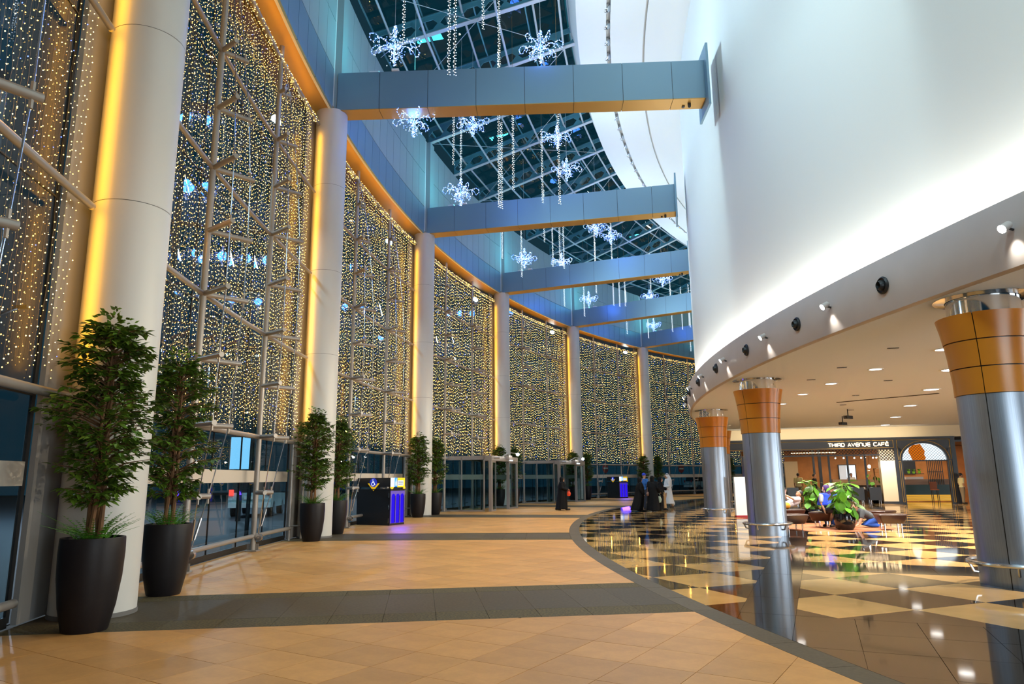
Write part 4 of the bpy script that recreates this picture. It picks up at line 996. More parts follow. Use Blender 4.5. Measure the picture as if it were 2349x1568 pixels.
# letters built from strokes, wide and rounded
GL={'T':[[(0,1),(1,1)],[(.5,1),(.5,0)]],'H':[[(0,1),(0,0)],[(0,.5),(1,.5)],[(1,1),(1,0)]],'I':[[(.5,1),(.5,0)]],'R':[[(0,0),(0,1),(.8,1),(1,.85),(1,.6),(.8,.45),(0,.45)],[(.6,.45),(1,0)]],'D':[[(0,0),(0,1),(.75,1),(1,.75),(1,.25),(.75,0),(0,0)]],'A':[[(0,0),(.5,1),(1,0)],[(.25,.3),(.75,.3)]],'V':[[(0,1),(.5,0),(1,1)]],'E':[[(1,.5),(.05,.5)],[(1,1),(.3,1),(.05,.75),(.05,.25),(.3,0),(1,0)]],'N':[[(0,0),(0,.75),(.25,1),(.75,1),(1,.75),(1,0)]],'U':[[(0,1),(0,.25),(.25,0),(.75,0),(1,.25),(1,1)]],'C':[[(1,1),(.2,1),(0,.8),(0,.2),(.2,0),(1,0)]],'F':[[(0,0),(0,1),(1,1)],[(0,.5),(.85,.5)]],'É':[[(1,.5),(.05,.5)],[(1,1),(.3,1),(.05,.75),(.05,.25),(.3,0),(1,0)],[(.45,1.18),(.7,1.38)]]}
txt='THIRD AVENUE CAFÉ';wl={'I':.25,' ':.55};tot=sum(wl.get(c,.82)+.22 for c in txt);x=-2.55;k_=3.12/tot;hh=.175
for ch in txt:
    w=wl.get(ch,.82)*k_
    if ch!=' ':
        mb=MB()
        for st_ in GL[ch]: mb.tube([cf(x+u*w,3.145+v*hh,-.06) for u,v in st_],.019,6)
        mb.obj('letter',M['sign'],hd)
    x+=w+.22*k_
# inside: floor plan behind the open front
ci=bpy.data.objects.new('wall_cafe_inside',None);COL.objects.link(ci);struct(ci)
def ip(nm,m,*bs,kind=None): return cpart(nm,m,*bs,parent=ci,kind=kind)
ip('back_wall',M['clay'],(-4.2,6.5,0,3.4,7.0,7.2));ip('ceiling_panel',M['cdark'],(-9,6.5,3.3,3.4,.2,7.2));ip('end_wall',M['clay'],(6.4,6.6,0,3.4,.2,7.2))
ip('partition',M['clay'],(.78,.98,0,3.3,.6,3.0))
sa,za=cs(-5.0,2.35,7.0);sb,_=cs(-4.3,2.35,7.0);ip('cream_pier',M['creamw'],(sa,sb,0,za,6.6,7.0))
for s in(-2.6,-1.64,-.73):
    q=.9;s2=cs(s,1,q)[0];ip('mullion',M['cdark'],(s2-.05,s2+.05,0,2.75,q,q+.08))
for s0,s1 in ((-3.45,-3.35),(-3.15,-3.0)):
    a,b=cs(s0,1,3)[0],cs(s1,1,3)[0];ip('dark_post',M['cdark'],(a,b,0,3.3,3,3.2))
a,b=cs(-2.5,1,4.6)[0],cs(0.0,1,4.6)[0];zt=cs(-1,1.33,4.6)[1];ip('stone_counter',M['stone'],(a,b,zt-.36,zt,4.6,5.2),);ip('counter_front',M['cdark'],(a,b,0,zt-.36,4.65,5.2))
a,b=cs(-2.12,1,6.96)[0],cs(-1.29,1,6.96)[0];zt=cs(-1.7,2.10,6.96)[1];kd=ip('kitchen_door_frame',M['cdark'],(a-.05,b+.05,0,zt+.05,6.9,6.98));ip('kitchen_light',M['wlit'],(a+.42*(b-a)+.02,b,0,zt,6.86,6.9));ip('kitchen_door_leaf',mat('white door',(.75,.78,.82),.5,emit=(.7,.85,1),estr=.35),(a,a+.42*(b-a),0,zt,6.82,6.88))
a,b=cs(-4.55,1,1.6)[0],cs(-2.17,1,1.6)[0];zt=cs(-3.3,2.82,1.6)[1];
for k in range(18): ip('strip_lamp',M['warmstrip'],(a+(b-a)*k/18,a+(b-a)*(k+.72)/18,zt-.02,zt+.02,1.6,1.66))
for s in(-2.28,-1.85,-1.3,-.95,-.75,-.35,-.18):
    s2,z2=cs(s,2.52,3.5);mb=MB();mb.tube([cf(s2,3.3,3.5),cf(s2,z2+.1,3.5)],.012,5);mb.tube([cf(s2,z2+.12,3.5),cf(s2+.03,z2,3.45)],.05,8);o=mb.obj('track_spot',M['dkmet'],ci);mb=MB();mb.ell(cf(s2+.03,z2-.02,3.45),(.04,.04,.04),8,6);mb.obj('spot_bulb',M['lamp'],o)
s2,z2=cs(-.55,2.02,1.5);t=thing('pendant_bulb','clear pendant bulb hanging in the café beside the cream pillar','pendant lamp',cf(s2,z2,1.5));mb=MB();mb.tube([(0,0,.1),(0,0,3.3-z2)],.008,5);mb.obj('cord',M['dkmet'],t);mb=MB();mb.ell((0,0,0),(.08,.08,.10),10,8);mb.obj('bulb',M['lamp'],t)
# arch doorway: bar, slat screen, glow, pots
q=3.2
def ds(s,z): return cs(s,z,q)
a,b=ds(1.2,1)[0],ds(3.3,1)[0];z1=ds(2,1.31)[1];z0=ds(2,1.02)[1];zg=ds(2,.48)[1]
ip('bar_top',M['stone'],(a-.6,b+.6,z0,z1,q,q+.5));ip('bar_front',M['green'],(a-.6,b+.6,zg,z0,q+.03,q+.5));ip('foot_glow',M['goldg'],(a-.6,b+.6,.05,zg,q+.25,q+.3))
for z in(.14,.27,.40): ip('brass_rail',M['goldl'],(a-.6,b+.6,z,z+.03,q+.05,q+.09))
ip('bar_box',M['whitep'],(ds(1.24,1)[0],ds(2.1,1)[0],z1,z1+.14,q+.05,q+.45))
a,b=ds(2.33,1)[0],ds(3.05,1)[0]
for k in range(9): s=a+(b-a)*k/8;ip('slat',M['cdark'],(s-.012,s+.012,z0,3.1,q-.05,q+.02))
ip('slat_rail',M['cdark'],(a,b,ds(2,1.7)[1]-.02,ds(2,1.7)[1]+.02,q-.06,q+.02));ip('dark_niche',M['cdark'],(cs(1.1,1,6.9)[0],cs(1.75,1,6.9)[0],1.6,3.2,6.85,6.98))
M['gpot']=mat('lime green',(.25,.62,.05),.4)
for k,(s,z) in enumerate(((1.4,1.62),(1.64,1.60),(1.92,1.62))):
    s2,z2=cs(s,z,5.2);t=thing('green_pot','small lime green potted plant on the bar shelf, %s from the left'%['first','second','third'][k],'plant',cf(s2,z2,5.2),0,'green pots in the café');mb=MB();mb.lathe([(0,0),(.06,0),(.09,.14),(.07,.14)],10);mb.obj('pot',M['gpot'],t);mb=MB();
    for j in range(9): a_=j*.7;mb.add([(0,0,.12),(.10*cos(a_),.10*sin(a_),.24),(.08*cos(a_+.5),.08*sin(a_+.5),.28)],[(0,1,2)])
    mb.obj('foliage',M['bigleaf'],t,kind='stuff')
ip('shelf',M['cdark'],(cs(1.15,1,5.2)[0],cs(2.1,1,5.2)[0],cs(1.4,1.62,5.2)[1]-.05,cs(1.4,1.62,5.2)[1]-.005,5.0,5.5))
t=thing('bar_stool','red brown wooden bar stool in the arched café doorway','stool',cf(2.95,0,1.4),DA);mb=MB();mb.box((0,0,.72),(.36,.36,.05));mb.obj('seat',M['wood'],t);mb=MB();mb.box((0,.17,.95),(.36,.04,.42));mb.obj('backrest',M['wood'],t)
for x in(-.15,.15):
    for y in(-.15,.15): mb=MB();mb.tube([(x,y,0),(x*.9,y*.9,.70)],.018,6);mb.obj('leg',M['dkmet'],t)
# black tub chairs and tables with white napkins before and inside the front
def tub(s,q,rz,lab):
    t=thing('tub_chair',lab,'chair',cf(s,0,q),DA+rz,'black café chairs')
    mb=MB();mb.box((0,0,.42),(.56,.54,.12));mb.obj('seat',M['kblack'],t);mb=MB();mb.box((0,-.26,.54),(.60,.07,.70));mb.obj('backrest',M['kblack'],t)
    for x in(-1,1):
        mb=MB();mb.box((x*.275,0,.50),(.06,.50,.34));mb.obj('armrest',M['kblack'],t)
        for y in(-.22,.22): mb=MB();mb.tube([(x*.24,y,0),(x*.24,y,.37)],.016,6);mb.obj('leg',M['steel'],t)
for k,(s,q,rz,lab) in enumerate(((-1.22,.35,0,'black café chair seen from behind, second left of the cream pillar'),(-.35,.35,0,'black café chair seen from behind, next to the cream pillar'),(-4.6,.5,0,'black café chair seen from behind at the left end of the café front'),(-2.2,.4,0,'black café chair behind the broad leaved plants'),(-3.6,1.2,.3,'black café chair near the woman in black'),(-5.4,1.0,0,'black café chair at the far left by the steel column'))): tub(s,q,rz,lab)
for k,(s,q) in enumerate(((-.8,1.25),(-2.6,1.3),(-5.0,1.5))):
    t=thing('cafe_table','dark café table set with white napkins, %s'%['right one near the cream pillar','middle one','left one by the man in the yellow shirt'][k],'table',cf(s,0,q),DA,'café tables');mb=MB();mb.box((0,0,.74),(1.5,.7,.04));mb.obj('table_top',M['kblack'],t);mb=MB();mb.tube([(0,0,0),(0,0,.73)],.04,8);mb.obj('leg',M['dkmet'],t)
    for j in range(4):
        nk=thing('folded_napkin','white folded napkin, %s from the left on the %s café table'%(['first','second','third','fourth'][j],['right','middle','left'][k]),'napkin',cf(s-.5+.33*j,.762,q+(-.15 if j%2 else .12)),DA+j,'napkins on the café tables');mb=MB();mb.add([(-.09,-.06,0),(.09,-.06,0),(.09,.06,0),(-.09,.06,0),(-.09,0,.12),(.09,0,.12)],[(0,1,5,4),(2,3,4,5),(1,2,5),(3,0,4),(0,3,2,1)]);mb.obj('cloth',M['whitep'],nk)
leafplant(cf(-.12,0,1.0),'tall broad leaved plant inside the café beside the cream pillar',16,2.0,1.25,12)
o,d=area('cafe_light',cf(-1.5,3.2,3.0),Vector((0,0,-1)),6,3,CAF,(1,.72,.42));aim(o,d,DX)
o,d=area('cafe_light',cf(3.2,3.2,4.2),Vector((0,0,-1)),4,3,CAF*.6,(1,.72,.42));aim(o,d,DX)
o,d=area('cafe_wash',cf(-3.0,4.1,-1.2),Vector((0,0,-1))+QY*.8,10,.3,CAFW,(1,.86,.62));aim(o,d,DX)
# ------------------------------------------------------------------ people
M['skin']=mat('skin',(.42,.22,.13),.55);M['skin2']=mat('light skin',(.52,.30,.20),.55);M['hair']=mat('dark hair',(.012,.009,.008),.5)
M['abaya']=mat('black cloth',(.0035,.0035,.0045),.7,spec=.2);M['wcloth']=mat('white cloth',(.74,.76,.80),.8);M['bcloth']=mat('blue cloth',(.02,.13,.42),.7);M['cap']=mat('royal blue cap',(.01,.05,.62),.6);M['jeans']=mat('dark denim',(.018,.025,.045),.8);M['bjeans']=mat('blue denim',(.01,.07,.38),.8);M['gtee']=mat('grey tee',(.055,.065,.075),.8);M['ycloth']=mat('yellow cloth',(.62,.33,.03),.8);M['pale']=mat('pale yellow shirt',(.72,.62,.30),.8);M['khaki']=mat('khaki trousers',(.22,.17,.10),.8);M['hijab']=mat('deep violet scarf',(.05,.02,.13),.8);M['bscarf']=mat('bright blue shawl',(.01,.06,.75),.7);M['tan']=mat('tan cloth',(.45,.28,.13),.8);M['eye']=mat('dark eye',(.01,.008,.008),.3);M['lip']=mat('lip',(.35,.09,.07),.5);M['orb']=mat('orange red bag',(.75,.06,.01),.45);M['brb']=mat('taupe bag',(.16,.09,.07),.5);M['shoe']=mat('dark shoe',(.02,.015,.013),.5);M['mint']=mat('pale green bag',(.60,.68,.50),.5)
def fuse(mb,name,m,parent,vox=.014,it=3):
    me=mb.mesh(name,m);o=link(name,me,parent)
    r=o.modifiers.new('r','REMESH');r.mode='VOXEL';r.voxel_size=vox;r.use_smooth_shade=True
    s=o.modifiers.new('s','SMOOTH');s.factor=.5;s.iterations=it
    return o
def cap(mb,pts,rs,n=10):     # tapered limb with rounded ends
    pts=[Vector(p) for p in pts];a=(pts[0]-pts[1]).normalized();b=(pts[-1]-pts[-2]).normalized();P_=[];R2=[]
    for t in(.97,.75,.4): P_.append(pts[0]+a*rs[0]*t);R2.append(rs[0]*sqrt(1-t*t)+.001)
    for k,p in enumerate(pts):
        P_.append(p);R2.append(rs[k])
        if k<len(pts)-1:
            P_.append((p+pts[k+1])/2);R2.append((rs[k]+rs[k+1])/2*1.03)
    for t in(.4,.75,.97): P_.append(pts[-1]+b*rs[-1]*t);R2.append(rs[-1]*sqrt(1-t*t)+.001)
    mb.tube(P_,R2,n)
def hand(mb,w,d,side,curl=.5):
    # palm plus four unequal bent fingers and a thumb leaving the side of the palm
    d=Vector(d).normalized();w=Vector(w);up=Vector((0,0,1)) if abs(d.z)<.8 else Vector((1,0,0));sd=d.cross(up).normalized()*side;nn=sd.cross(d).normalized()
    mb.ell(w+d*.045,(.046,.038,.017),10,6,(d,sd,nn))
    for k,l in enumerate((.068,.078,.073,.058)):
        b=w+d*.078+sd*(.027-.018*k);e=b+d*l*.55-nn*l*.2*curl;f=e+(d*.45*(1-curl*.7)-nn*.5*curl).normalized()*l*.5
        cap(mb,[b,e,f],[.0095,.009,.0075],6)
    b=w+d*.02+sd*.03;e=b+(d*.6+sd*.8).normalized()*.036;cap(mb,[b,e,e+d*.03-nn*.008],[.011,.010,.008],6)
def head(mb,c,f,up=Vector((0,0,1)),s=1.0):
    f=Vector(f).normalized();sd=up.cross(f).normalized();ax=(f,sd,up)
    mb.ell(c+up*.02*s,(.098*s,.078*s,.105*s),14,10,ax);mb.ell(c+f*.025*s-up*.055*s,(.066*s,.056*s,.066*s),12,8,ax)
    cap(mb,[c+f*.085*s+up*.015*s,c+f*.108*s-up*.022*s],[.009*s,.016*s],6)
    for q in(-1,1): mb.ell(c+sd*q*.078*s-f*.008*s,(.018*s,.009*s,.030*s),8,6,ax)
def face(parent,c,f,up=Vector((0,0,1)),s=1.0):
    f=Vector(f).normalized();sd=up.cross(f).normalized()
    for q in(-1,1):
        mb=MB();mb.ell(c+f*.086*s+sd*q*.031*s+up*.012*s,(.010*s,.013*s,.008*s),8,6,(f,sd,up));mb.obj('eye',M['eye'],parent)
    mb=MB();mb.ell(c+f*.090*s-up*.052*s,(.008*s,.022*s,.006*s),8,6,(f,sd,up));mb.obj('mouth',M['lip'],parent)
def person(label,loc,rz,J,skin='skin',vox=.012,s=1.0,facedir=None):
    """J: joints in metres, x forward, y to the left; pairs given as left/right"""
    t=thing('person',label,'person',loc,rz);mb=MB();V=lambda k:Vector(J[k])
    fd=Vector(facedir or (1,0,0));hd=V('head');up=Vector(J.get('up',(0,0,1))).normalized();fd=(fd-up*fd.dot(up)).normalized()
    head(mb,hd,fd,up);ch,pe=V('chest'),V('pelvis')
    cap(mb,[V('neck')-Vector((0,0,.05)),hd-up*.05-fd*.01],[.058,.052])
    ax=(ch-pe).normalized();sh=(V('shL')-V('shR')).normalized();fr=sh.cross(ax).normalized()
    mb.ell(ch,(.115,.165,.20),14,8,(fr,sh,ax));mb.ell((ch+pe)/2,(.105,.14,.18),14,8,(fr,sh,ax));mb.ell(pe,(.115,.165,.13),14,8,(fr,sh,ax))
    cap(mb,[V('shL'),V('neck')-Vector((0,0,.03)),V('shR')],[.055,.065,.055])
    for q,sd in(('L',1),('R',-1)):
        cap(mb,[V('sh'+q),V('el'+q),V('wr'+q)],[.056,.042,.028]);hand(mb,V('wr'+q),(V('wr'+q)-V('el'+q))+Vector(J.get('hd'+q,(0,0,0))),sd,J.get('curl',.6))
        cap(mb,[V('hi'+q),V('kn'+q),V('an'+q)],[.088,.060,.040]);ft=V('toe'+q);cap(mb,[V('an'+q)-Vector((0,0,.03)),ft],[.042,.034])
    fuse(mb,'body',M[skin],t,vox);face(t,hd,fd,up);return t
def stand(h=1.62,stride=.16,arms=None,tilt=0):
    k=h/1.70
    J=dict(head=(.02,0,1.56*k),neck=(0,0,1.42*k),chest=(0,0,1.24*k),pelvis=(0,0,.93*k),shL=(0,.175*k,1.37*k),shR=(0,-.175*k,1.37*k),
      elL=(-.03,.22*k,1.09*k),elR=(-.03,-.22*k,1.09*k),wrL=(.10,.22*k,.86*k),wrR=(.10,-.22*k,.86*k),
      hiL=(0,.085*k,.90*k),hiR=(0,-.085*k,.90*k),knL=(stride*.75,.09*k,.50*k),knR=(-stride*.25,-.09*k,.49*k),anL=(stride,.09*k,.085),anR=(-stride*1.1,-.09*k,.10),toeL=(stride+.15,.10*k,.045),toeR=(-stride*1.1+.13,-.10*k,.045))
    if arms:J.update(arms)
    return J
def limbs(mb,J,ch,r):
    for k in range(len(ch)-1): pass
    cap(mb,[Vector(J[c]) for c in ch],r,12)
def torso(mb,J,e=.014,low=.0):
    ch,pe=Vector(J['chest']),Vector(J['pelvis']);ax=(ch-pe).normalized();sh=(Vector(J['shL'])-Vector(J['shR'])).normalized();fr=sh.cross(ax).normalized()
    mb.ell(ch,(.115+e,.165+e,.20+e),14,8,(fr,sh,ax));mb.ell((ch+pe)/2,(.108+e,.145+e,.18),14,8,(fr,sh,ax));mb.ell(pe-ax*low,(.118+e,.168+e,.12),14,8,(fr,sh,ax))
    cap(mb,[Vector(J['shL']),Vector(J['neck'])-Vector((0,0,.05)),Vector(J['shR'])],[.055+e,.062+e,.055+e])
def sleeves(mb,J,to=1.0,e=.014,flare=0):
    for q in'LR':
        a,b,c=(Vector(J[x+q]) for x in('sh','el','wr'))
        if to>=1: cap(mb,[a,b,b.lerp(c,.93)],[.058+e,.046+e+flare*.5,.034+e+flare],12)
        else: cap(mb,[a,a.lerp(b,to*1.4)],[.060+e,.052+e],12)
def trousers(mb,J,e=.013,to=.97):
    for q in'LR':
        h,k,a=(Vector(J[x+q]) for x in('hi','kn','an'));cap(mb,[h,k,k.lerp(a,to)],[.090+e,.066+e,.050+e],12)
    mb.ell(Vector(J['pelvis'])-Vector((0,0,.02)),(.125+e*.5,.172+e*.5,.12),14,8)
def robe(mb,J,z1,z0,rx,ry,cx=0,lean=0,folds=7,amp=.018,open_=0):
    # long loose garment: rings from the shoulders down to the hem
    n=44;rows=14;vs_=[]
    for k in range(rows+1):
        t=k/rows;z=z1+(z0-z1)*t;w=.62+.38*t if t>.12 else .45+.17*t/.12+0*t
        for j in range(n):
            a=2*pi*j/n;f=1+amp*sin(folds*a+2*t)*(t*2.2)+.5*amp*sin((folds*2+1)*a)*t*2
            vs_.append((cx+lean*t*t+rx*w*f*cos(a),ry*(w if t>.10 else .75)*f*sin(a)*(1 if t>.25 else 1.1),z))
    m=n;fs=[(k*m+j,(k+1)*m+j,(k+1)*m+(j+1)%m,k*m+(j+1)%m) for k in range(rows) for j in range(m)]
    fs.append(tuple(range(m)));fs.append(tuple(rows*m+j for j in range(m-1,-1,-1)));mb.add(vs_,fs)
def scarf(mb,J,c,fd,up=Vector((0,0,1)),long=.0):
    fd=Vector(fd).normalized();sd=up.cross(fd).normalized();ax=(fd,sd,up)
    mb.ell(c-fd*.022+up*.032,(.112,.105,.122),14,10,ax);mb.ell(c-fd*.035-up*.06,(.098,.098,.10),14,8,ax)
    cap(mb,[c-fd*.02-up*.11,c-up*.20-fd*.03],[.085,.125],12);mb.ell(Vector((c.x*.5,c.y*.5,c.z-.27)) if long==0 else c-up*.27-fd*.03,(.135,.185,.10),14,8)
    if long: cap(mb,[c-fd*.09-up*.05,c-fd*.14-up*.30,c-fd*.15-up*long],[.085,.10,.09],12)
def bag(name,m,t,c,d,h):     # soft bag: body and strap
    mb=MB();mb.ell(c,d,12,8);mb.box(Vector(c)-Vector((0,0,d[2]*.3)),(d[0]*1.5,d[1]*1.5,d[2]*1.1));o=fuse(mb,name,m,t,.014,4)
    mb=MB();mb.tube([Vector(c)+Vector((-d[0]*.6,0,d[2]*.7)),Vector(c)+Vector((-d[0]*.3,0,d[2]*.7+h)),Vector(c)+Vector((d[0]*.3,0,d[2]*.7+h)),Vector(c)+Vector((d[0]*.6,0,d[2]*.7))],.009,6);mb.obj('strap',m,o)
def shoes(t,J,m='shoe'):
    for q in'LR':
        mb=MB();a=Vector(J['an'+q]);b=Vector(J['toe'+q]);cap(mb,[a-Vector((0,0,.045))-(b-a)*.15,b],[.046,.040],10);fuse(mb,'shoe',M[m],t,.012,2)
# 1 woman walking right with an orange red bag
J=stand(1.60,.20,dict(wrR=(.26,-.16,.99),elR=(.02,-.21,1.07),wrL=(.22,.20,1.02),elL=(-.02,.22,1.06)))
t=person('woman in a black abaya walking right past the glass lobby with an orange red bag',(2.39,35.24,0),radians(-8),J)
mb=MB();robe(mb,J,1.36,.06,.30,.27,0,-.05);torso(mb,J,.03);sleeves(mb,J,1,.022,.02);cap(mb,[(-.1,0,.3),(-.30,0,.07)],[.14,.06]);fuse(mb,'abaya',M['abaya'],t)
mb=MB();scarf(mb,J,Vector(J['head']),(1,0,0));fuse(mb,'headscarf',M['abaya'],t);bag('handbag',M['orb'],t,(.34,-.18,.80),(.10,.06,.12),.10);shoes(t,J)
# group of three women, a man in blue and a man in white
def abaya_woman(label,loc,rz,h,fd,lean=0,rx=.27,ry=.29,arms=None,hem=.05):
    J=stand(h,.13,arms);t=person(label,loc,rz,J,'skin2',facedir=fd);mb=MB();robe(mb,J,h*.80,hem,rx,ry,0,lean,9);torso(mb,J,.03);sleeves(mb,J,1,.022,.02);fuse(mb,'abaya',M['abaya'],t)
    mb=MB();scarf(mb,J,Vector(J['head']),fd);fuse(mb,'headscarf',M['abaya'],t);shoes(t,J);return t,J
t,J=abaya_woman('woman in a black abaya with trailing hem at the left of the walking group',(5.93,33.57,0),radians(5),1.56,(1,.25,0),-.20,.30,.28)
t,J=abaya_woman('woman in a black abaya seen from behind carrying a taupe handbag, middle of the group',(6.42,33.05,0),radians(60),1.60,(1,-.2,0),-.03,.28,.31,dict(wrR=(.08,-.30,.90),elR=(-.06,-.27,1.06)))
bag('handbag',M['brb'],t,(-.16,.17,.80),(.17,.07,.10),.22)
t,J=abaya_woman('woman in an open black abaya over a tan dress at the right of the group',(6.98,34.0,0),radians(-20),1.55,(1,-.1,0),-.04,.25,.29,dict(wrL=(.24,.14,1.0),elL=(.02,.22,1.05)))
mb=MB();mb.lathe([(.05,.85),(.08,.5),(.10,.12)],20,(.165,-.09,0));mb.obj('tan_dress',M['tan'],t,True);bag('shopping_bag',M['mint'],t,(-.05,-.30,.52),(.13,.05,.16),.16)
J=stand(1.76,.14);t=person('man in a blue shirt and royal blue cap behind the women in black',(6.45,35.3,0),radians(40),J,'skin2')
mb=MB();torso(mb,J);sleeves(mb,J,.45);fuse(mb,'shirt',M['bcloth'],t);mb=MB();trousers(mb,J);fuse(mb,'trousers',M['jeans'],t);h=Vector(J['head']);mb=MB();mb.ell(h+Vector((-.01,0,.07)),(.112,.095,.085),14,8);mb.ell(h+Vector((.10,0,.06)),(.09,.075,.014),12,6);fuse(mb,'cap',M['cap'],t);shoes(t,J)
J=stand(1.74,.24,dict(wrL=(.24,.17,1.06),elL=(-.01,.23,1.10),wrR=(.24,-.14,1.04),elR=(0,-.22,1.09)))
t=person('man in a white robe and white headcloth walking toward the group',(7.90,36.7,0),radians(185),J,'skin')
mb=MB();robe(mb,J,1.42,.22,.25,.24,0,-.06,5,.012);torso(mb,J,.02);sleeves(mb,J,1,.016,.01);cap(mb,[(-.1,0,.45),(-.27,-.06,.22)],[.15,.10]);fuse(mb,'robe',M['wcloth'],t)
h=Vector(J['head']);mb=MB();mb.ell(h+Vector((-.025,0,.035)),(.115,.10,.115),14,8);cap(mb,[h+Vector((-.09,0,-.02)),h+Vector((-.15,0,-.22)),h+Vector((-.17,0,-.50))],[.085,.11,.08],12);fuse(mb,'headcloth',M['wcloth'],t)
mb=MB();mb.tube([h+Vector((-.02+.10*cos(a*pi/8),.095*sin(a*pi/8),.10)) for a in range(17)],.012,6,False);mb.obj('head_cord',M['abaya'],t);shoes(t,J)
# seated woman, facing left in the picture
def sit(hipz=.50,kf=.42,tw=0,lean=0):
    return dict(head=(.04+lean*.9,0,hipz+.62),neck=(.01+lean*.7,0,hipz+.49),chest=(lean*.45,0,hipz+.31),pelvis=(0,0,hipz+.06),shL=(lean*.6,.165,hipz+.44),shR=(lean*.6,-.165,hipz+.44),
      elL=(.10+lean*.6,.23,hipz+.20),elR=(.10+lean*.6,-.23,hipz+.20),wrL=(.28+lean*.4,.12,hipz+.14),wrR=(.28+lean*.4,-.12,hipz+.14),
      hiL=(.02,.09,hipz+.05),hiR=(.02,-.09,hipz+.05),knL=(kf,.11,hipz+.02),knR=(kf,-.11,hipz+.02),anL=(kf+.05,.11,.09),anR=(kf+.02,-.11,.09),toeL=(kf+.20,.12,.045),toeR=(kf+.17,-.12,.045))
J=sit(.50,.40);J['elR']=(.02,-.21,.72);J['wrR']=(.10,-.22,.52);
t=person('seated woman in a violet headscarf and bright blue shawl on the middle bench',(9.42,21.72,.013),radians(-60),J,'skin2',facedir=(-.4,-.9,0))
fdh=(-.35,-.94,0);mb=MB();torso(mb,J);sleeves(mb,J,.5,.016);fuse(mb,'tee_shirt',mat('pale grey tee',(.45,.48,.52),.8),t);mb=MB();trousers(mb,J);fuse(mb,'jeans',M['jeans'],t)
h=Vector(J['head']);mb=MB();scarf(mb,J,h,fdh);fuse(mb,'headscarf',M['hijab'],t);mb=MB();robe(mb,J,1.02,.66,.23,.25,.0,0,5,.02);fuse(mb,'shawl',M['bscarf'],t);shoes(t,J)
# person reclining with a book, feet to the left
J=dict(head=(.50,0,.95),neck=(.42,0,.84),chest=(.30,0,.70),pelvis=(0,0,.60),shL=(.38,.16,.80),shR=(.38,-.16,.80),elL=(.16,.22,.80),elR=(.16,-.22,.80),wrL=(-.02,.09,.92),wrR=(-.02,-.09,.92),hiL=(-.02,.09,.60),hiR=(-.02,-.09,.60),knL=(-.42,.10,.64),knR=(-.42,-.10,.60),anL=(-.80,.09,.56),anR=(-.80,-.09,.56),toeL=(-.86,.10,.70),toeR=(-.86,-.10,.70),up=(.75,0,.65))
t=person('person in yellow reclining on a bench and reading a book',(9.05,23.9,0),radians(8),J,'skin',facedir=(-.8,0,.5))
mb=MB();torso(mb,J);sleeves(mb,J,.6);fuse(mb,'white_shirt',M['wcloth'],t);mb=MB();trousers(mb,J);fuse(mb,'yellow_trousers',M['ycloth'],t);mb=MB();mb.ell(Vector(J['head'])+Vector((.05,0,.03)),(.10,.095,.10),12,8);fuse(mb,'hair',M['hair'],t);shoes(t,J)
b_=thing('book','open book with a pale pink cover held by the reclining reader','book',(9.03,23.9,1.0),radians(8));mb=MB();mb.box((-.06,-.085,0),(.012,.17,.23),(X3,Y3,Vector((.3,0,1)).normalized()));mb.box((-.06,.085,0),(.012,.17,.23),(X3,Y3,Vector((.3,0,1)).normalized()));mb.obj('cover',mat('pink cover',(.55,.30,.30),.6),b_);mb=MB();mb.box((-.045,0,0),(.016,.31,.21),(X3,Y3,Vector((.3,0,1)).normalized()));mb.obj('pages',M['whitep'],b_)
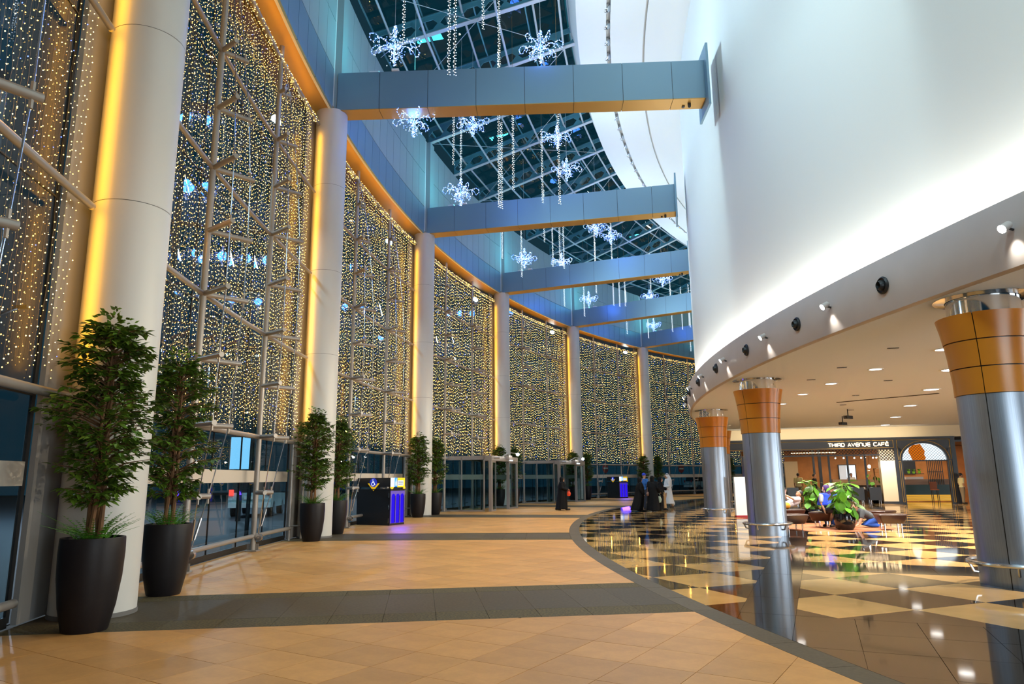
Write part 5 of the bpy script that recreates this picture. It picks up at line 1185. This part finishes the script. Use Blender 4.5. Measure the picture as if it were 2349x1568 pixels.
# kneeling child leaning on its hands, facing left
J=dict(head=(.36,0,.60),neck=(.27,0,.52),chest=(.16,0,.42),pelvis=(-.14,0,.25),shL=(.23,.12,.48),shR=(.23,-.12,.48),elL=(.28,.17,.28),elR=(.28,-.17,.28),wrL=(.38,.15,.08),wrR=(.38,-.15,.08),hiL=(-.14,.07,.24),hiR=(-.14,-.07,.24),knL=(.18,.09,.08),knR=(.18,-.09,.08),anL=(-.20,.08,.06),anR=(-.20,-.08,.06),toeL=(-.32,.08,.04),toeR=(-.32,-.08,.04),hdL=(.3,0,.1),hdR=(.3,0,.1))
t=person('child in a grey tee shirt and blue jeans kneeling on the rug',(10.72,21.75,.013),radians(172),J,'skin2',facedir=(1,0,-.4))
mb=MB();torso(mb,J,.012);sleeves(mb,J,.6,.012);fuse(mb,'tee_shirt',M['gtee'],t);mb=MB();trousers(mb,J,.006);fuse(mb,'jeans',M['bjeans'],t);mb=MB();mb.ell(Vector(J['head'])+Vector((-.02,0,.04)),(.108,.092,.10),12,8);fuse(mb,'hair',M['hair'],t)
# person in blue mostly hidden by the plant
J=sit(.50,.40,lean=.18);t=person('person in blue sitting mostly hidden behind the front plant',(10.0,22.3,.013),radians(215),J,'skin',facedir=(1,0,-.3));mb=MB();torso(mb,J);sleeves(mb,J,.6);fuse(mb,'shirt',M['bcloth'],t);mb=MB();trousers(mb,J);fuse(mb,'jeans',M['bjeans'],t);mb=MB();mb.ell(Vector(J['head'])+Vector((-.02,0,.04)),(.108,.092,.10),12,8);fuse(mb,'hair',M['hair'],t);shoes(t,J)
t=thing('leather_stool','small round brown leather stool under the person in blue','stool',(10.0,22.3,.013));mb=MB();mb.lathe([(.0,.38),(.20,.38),(.24,.41),(.24,.47),(.20,.50),(0,.50)],20);mb.obj('cushion',M['leather'],t,True);mb=MB();mb.lathe([(.18,0),(.18,.02),(.03,.03),(.03,.38)],16);mb.obj('base',M['chrome'],t,True)
# café staff
def staff(label,s,q,rz,h,shirt,trous,fd=(1,0,0),hair=True,arms=None):
    J=stand(h,.05,arms);p=cf(s,0,q);t=person(label,p,DA+rz,J,'skin',.016,facedir=fd);mb=MB();torso(mb,J);sleeves(mb,J,.5);fuse(mb,'shirt',M[shirt],t,.016);mb=MB();trousers(mb,J);fuse(mb,'trousers',M[trous],t,.016);mb=MB();mb.ell(Vector(J['head'])+Vector((-.025,0,.045)),(.105,.088,.098),12,8);fuse(mb,'hair',M['hair'],t,.016);shoes(t,J);return t
staff('man in a pale yellow shirt seen from behind at the left of the café',cs(-4.29,1,1.9)[0],1.9,radians(80),1.72,'pale','khaki')
staff('woman with tied dark hair in black standing in the café front',cs(-3.44,1,.75)[0],.75,radians(-25),1.66,'abaya','abaya')
staff('cook in white standing in the lit kitchen doorway',cs(-1.52,1,6.4)[0],6.4,radians(-90),1.70,'wcloth','wcloth')
staff('man in a pale yellow shirt half hidden by the nearest steel column',3.78,-.35,radians(10),1.62,'pale','khaki')
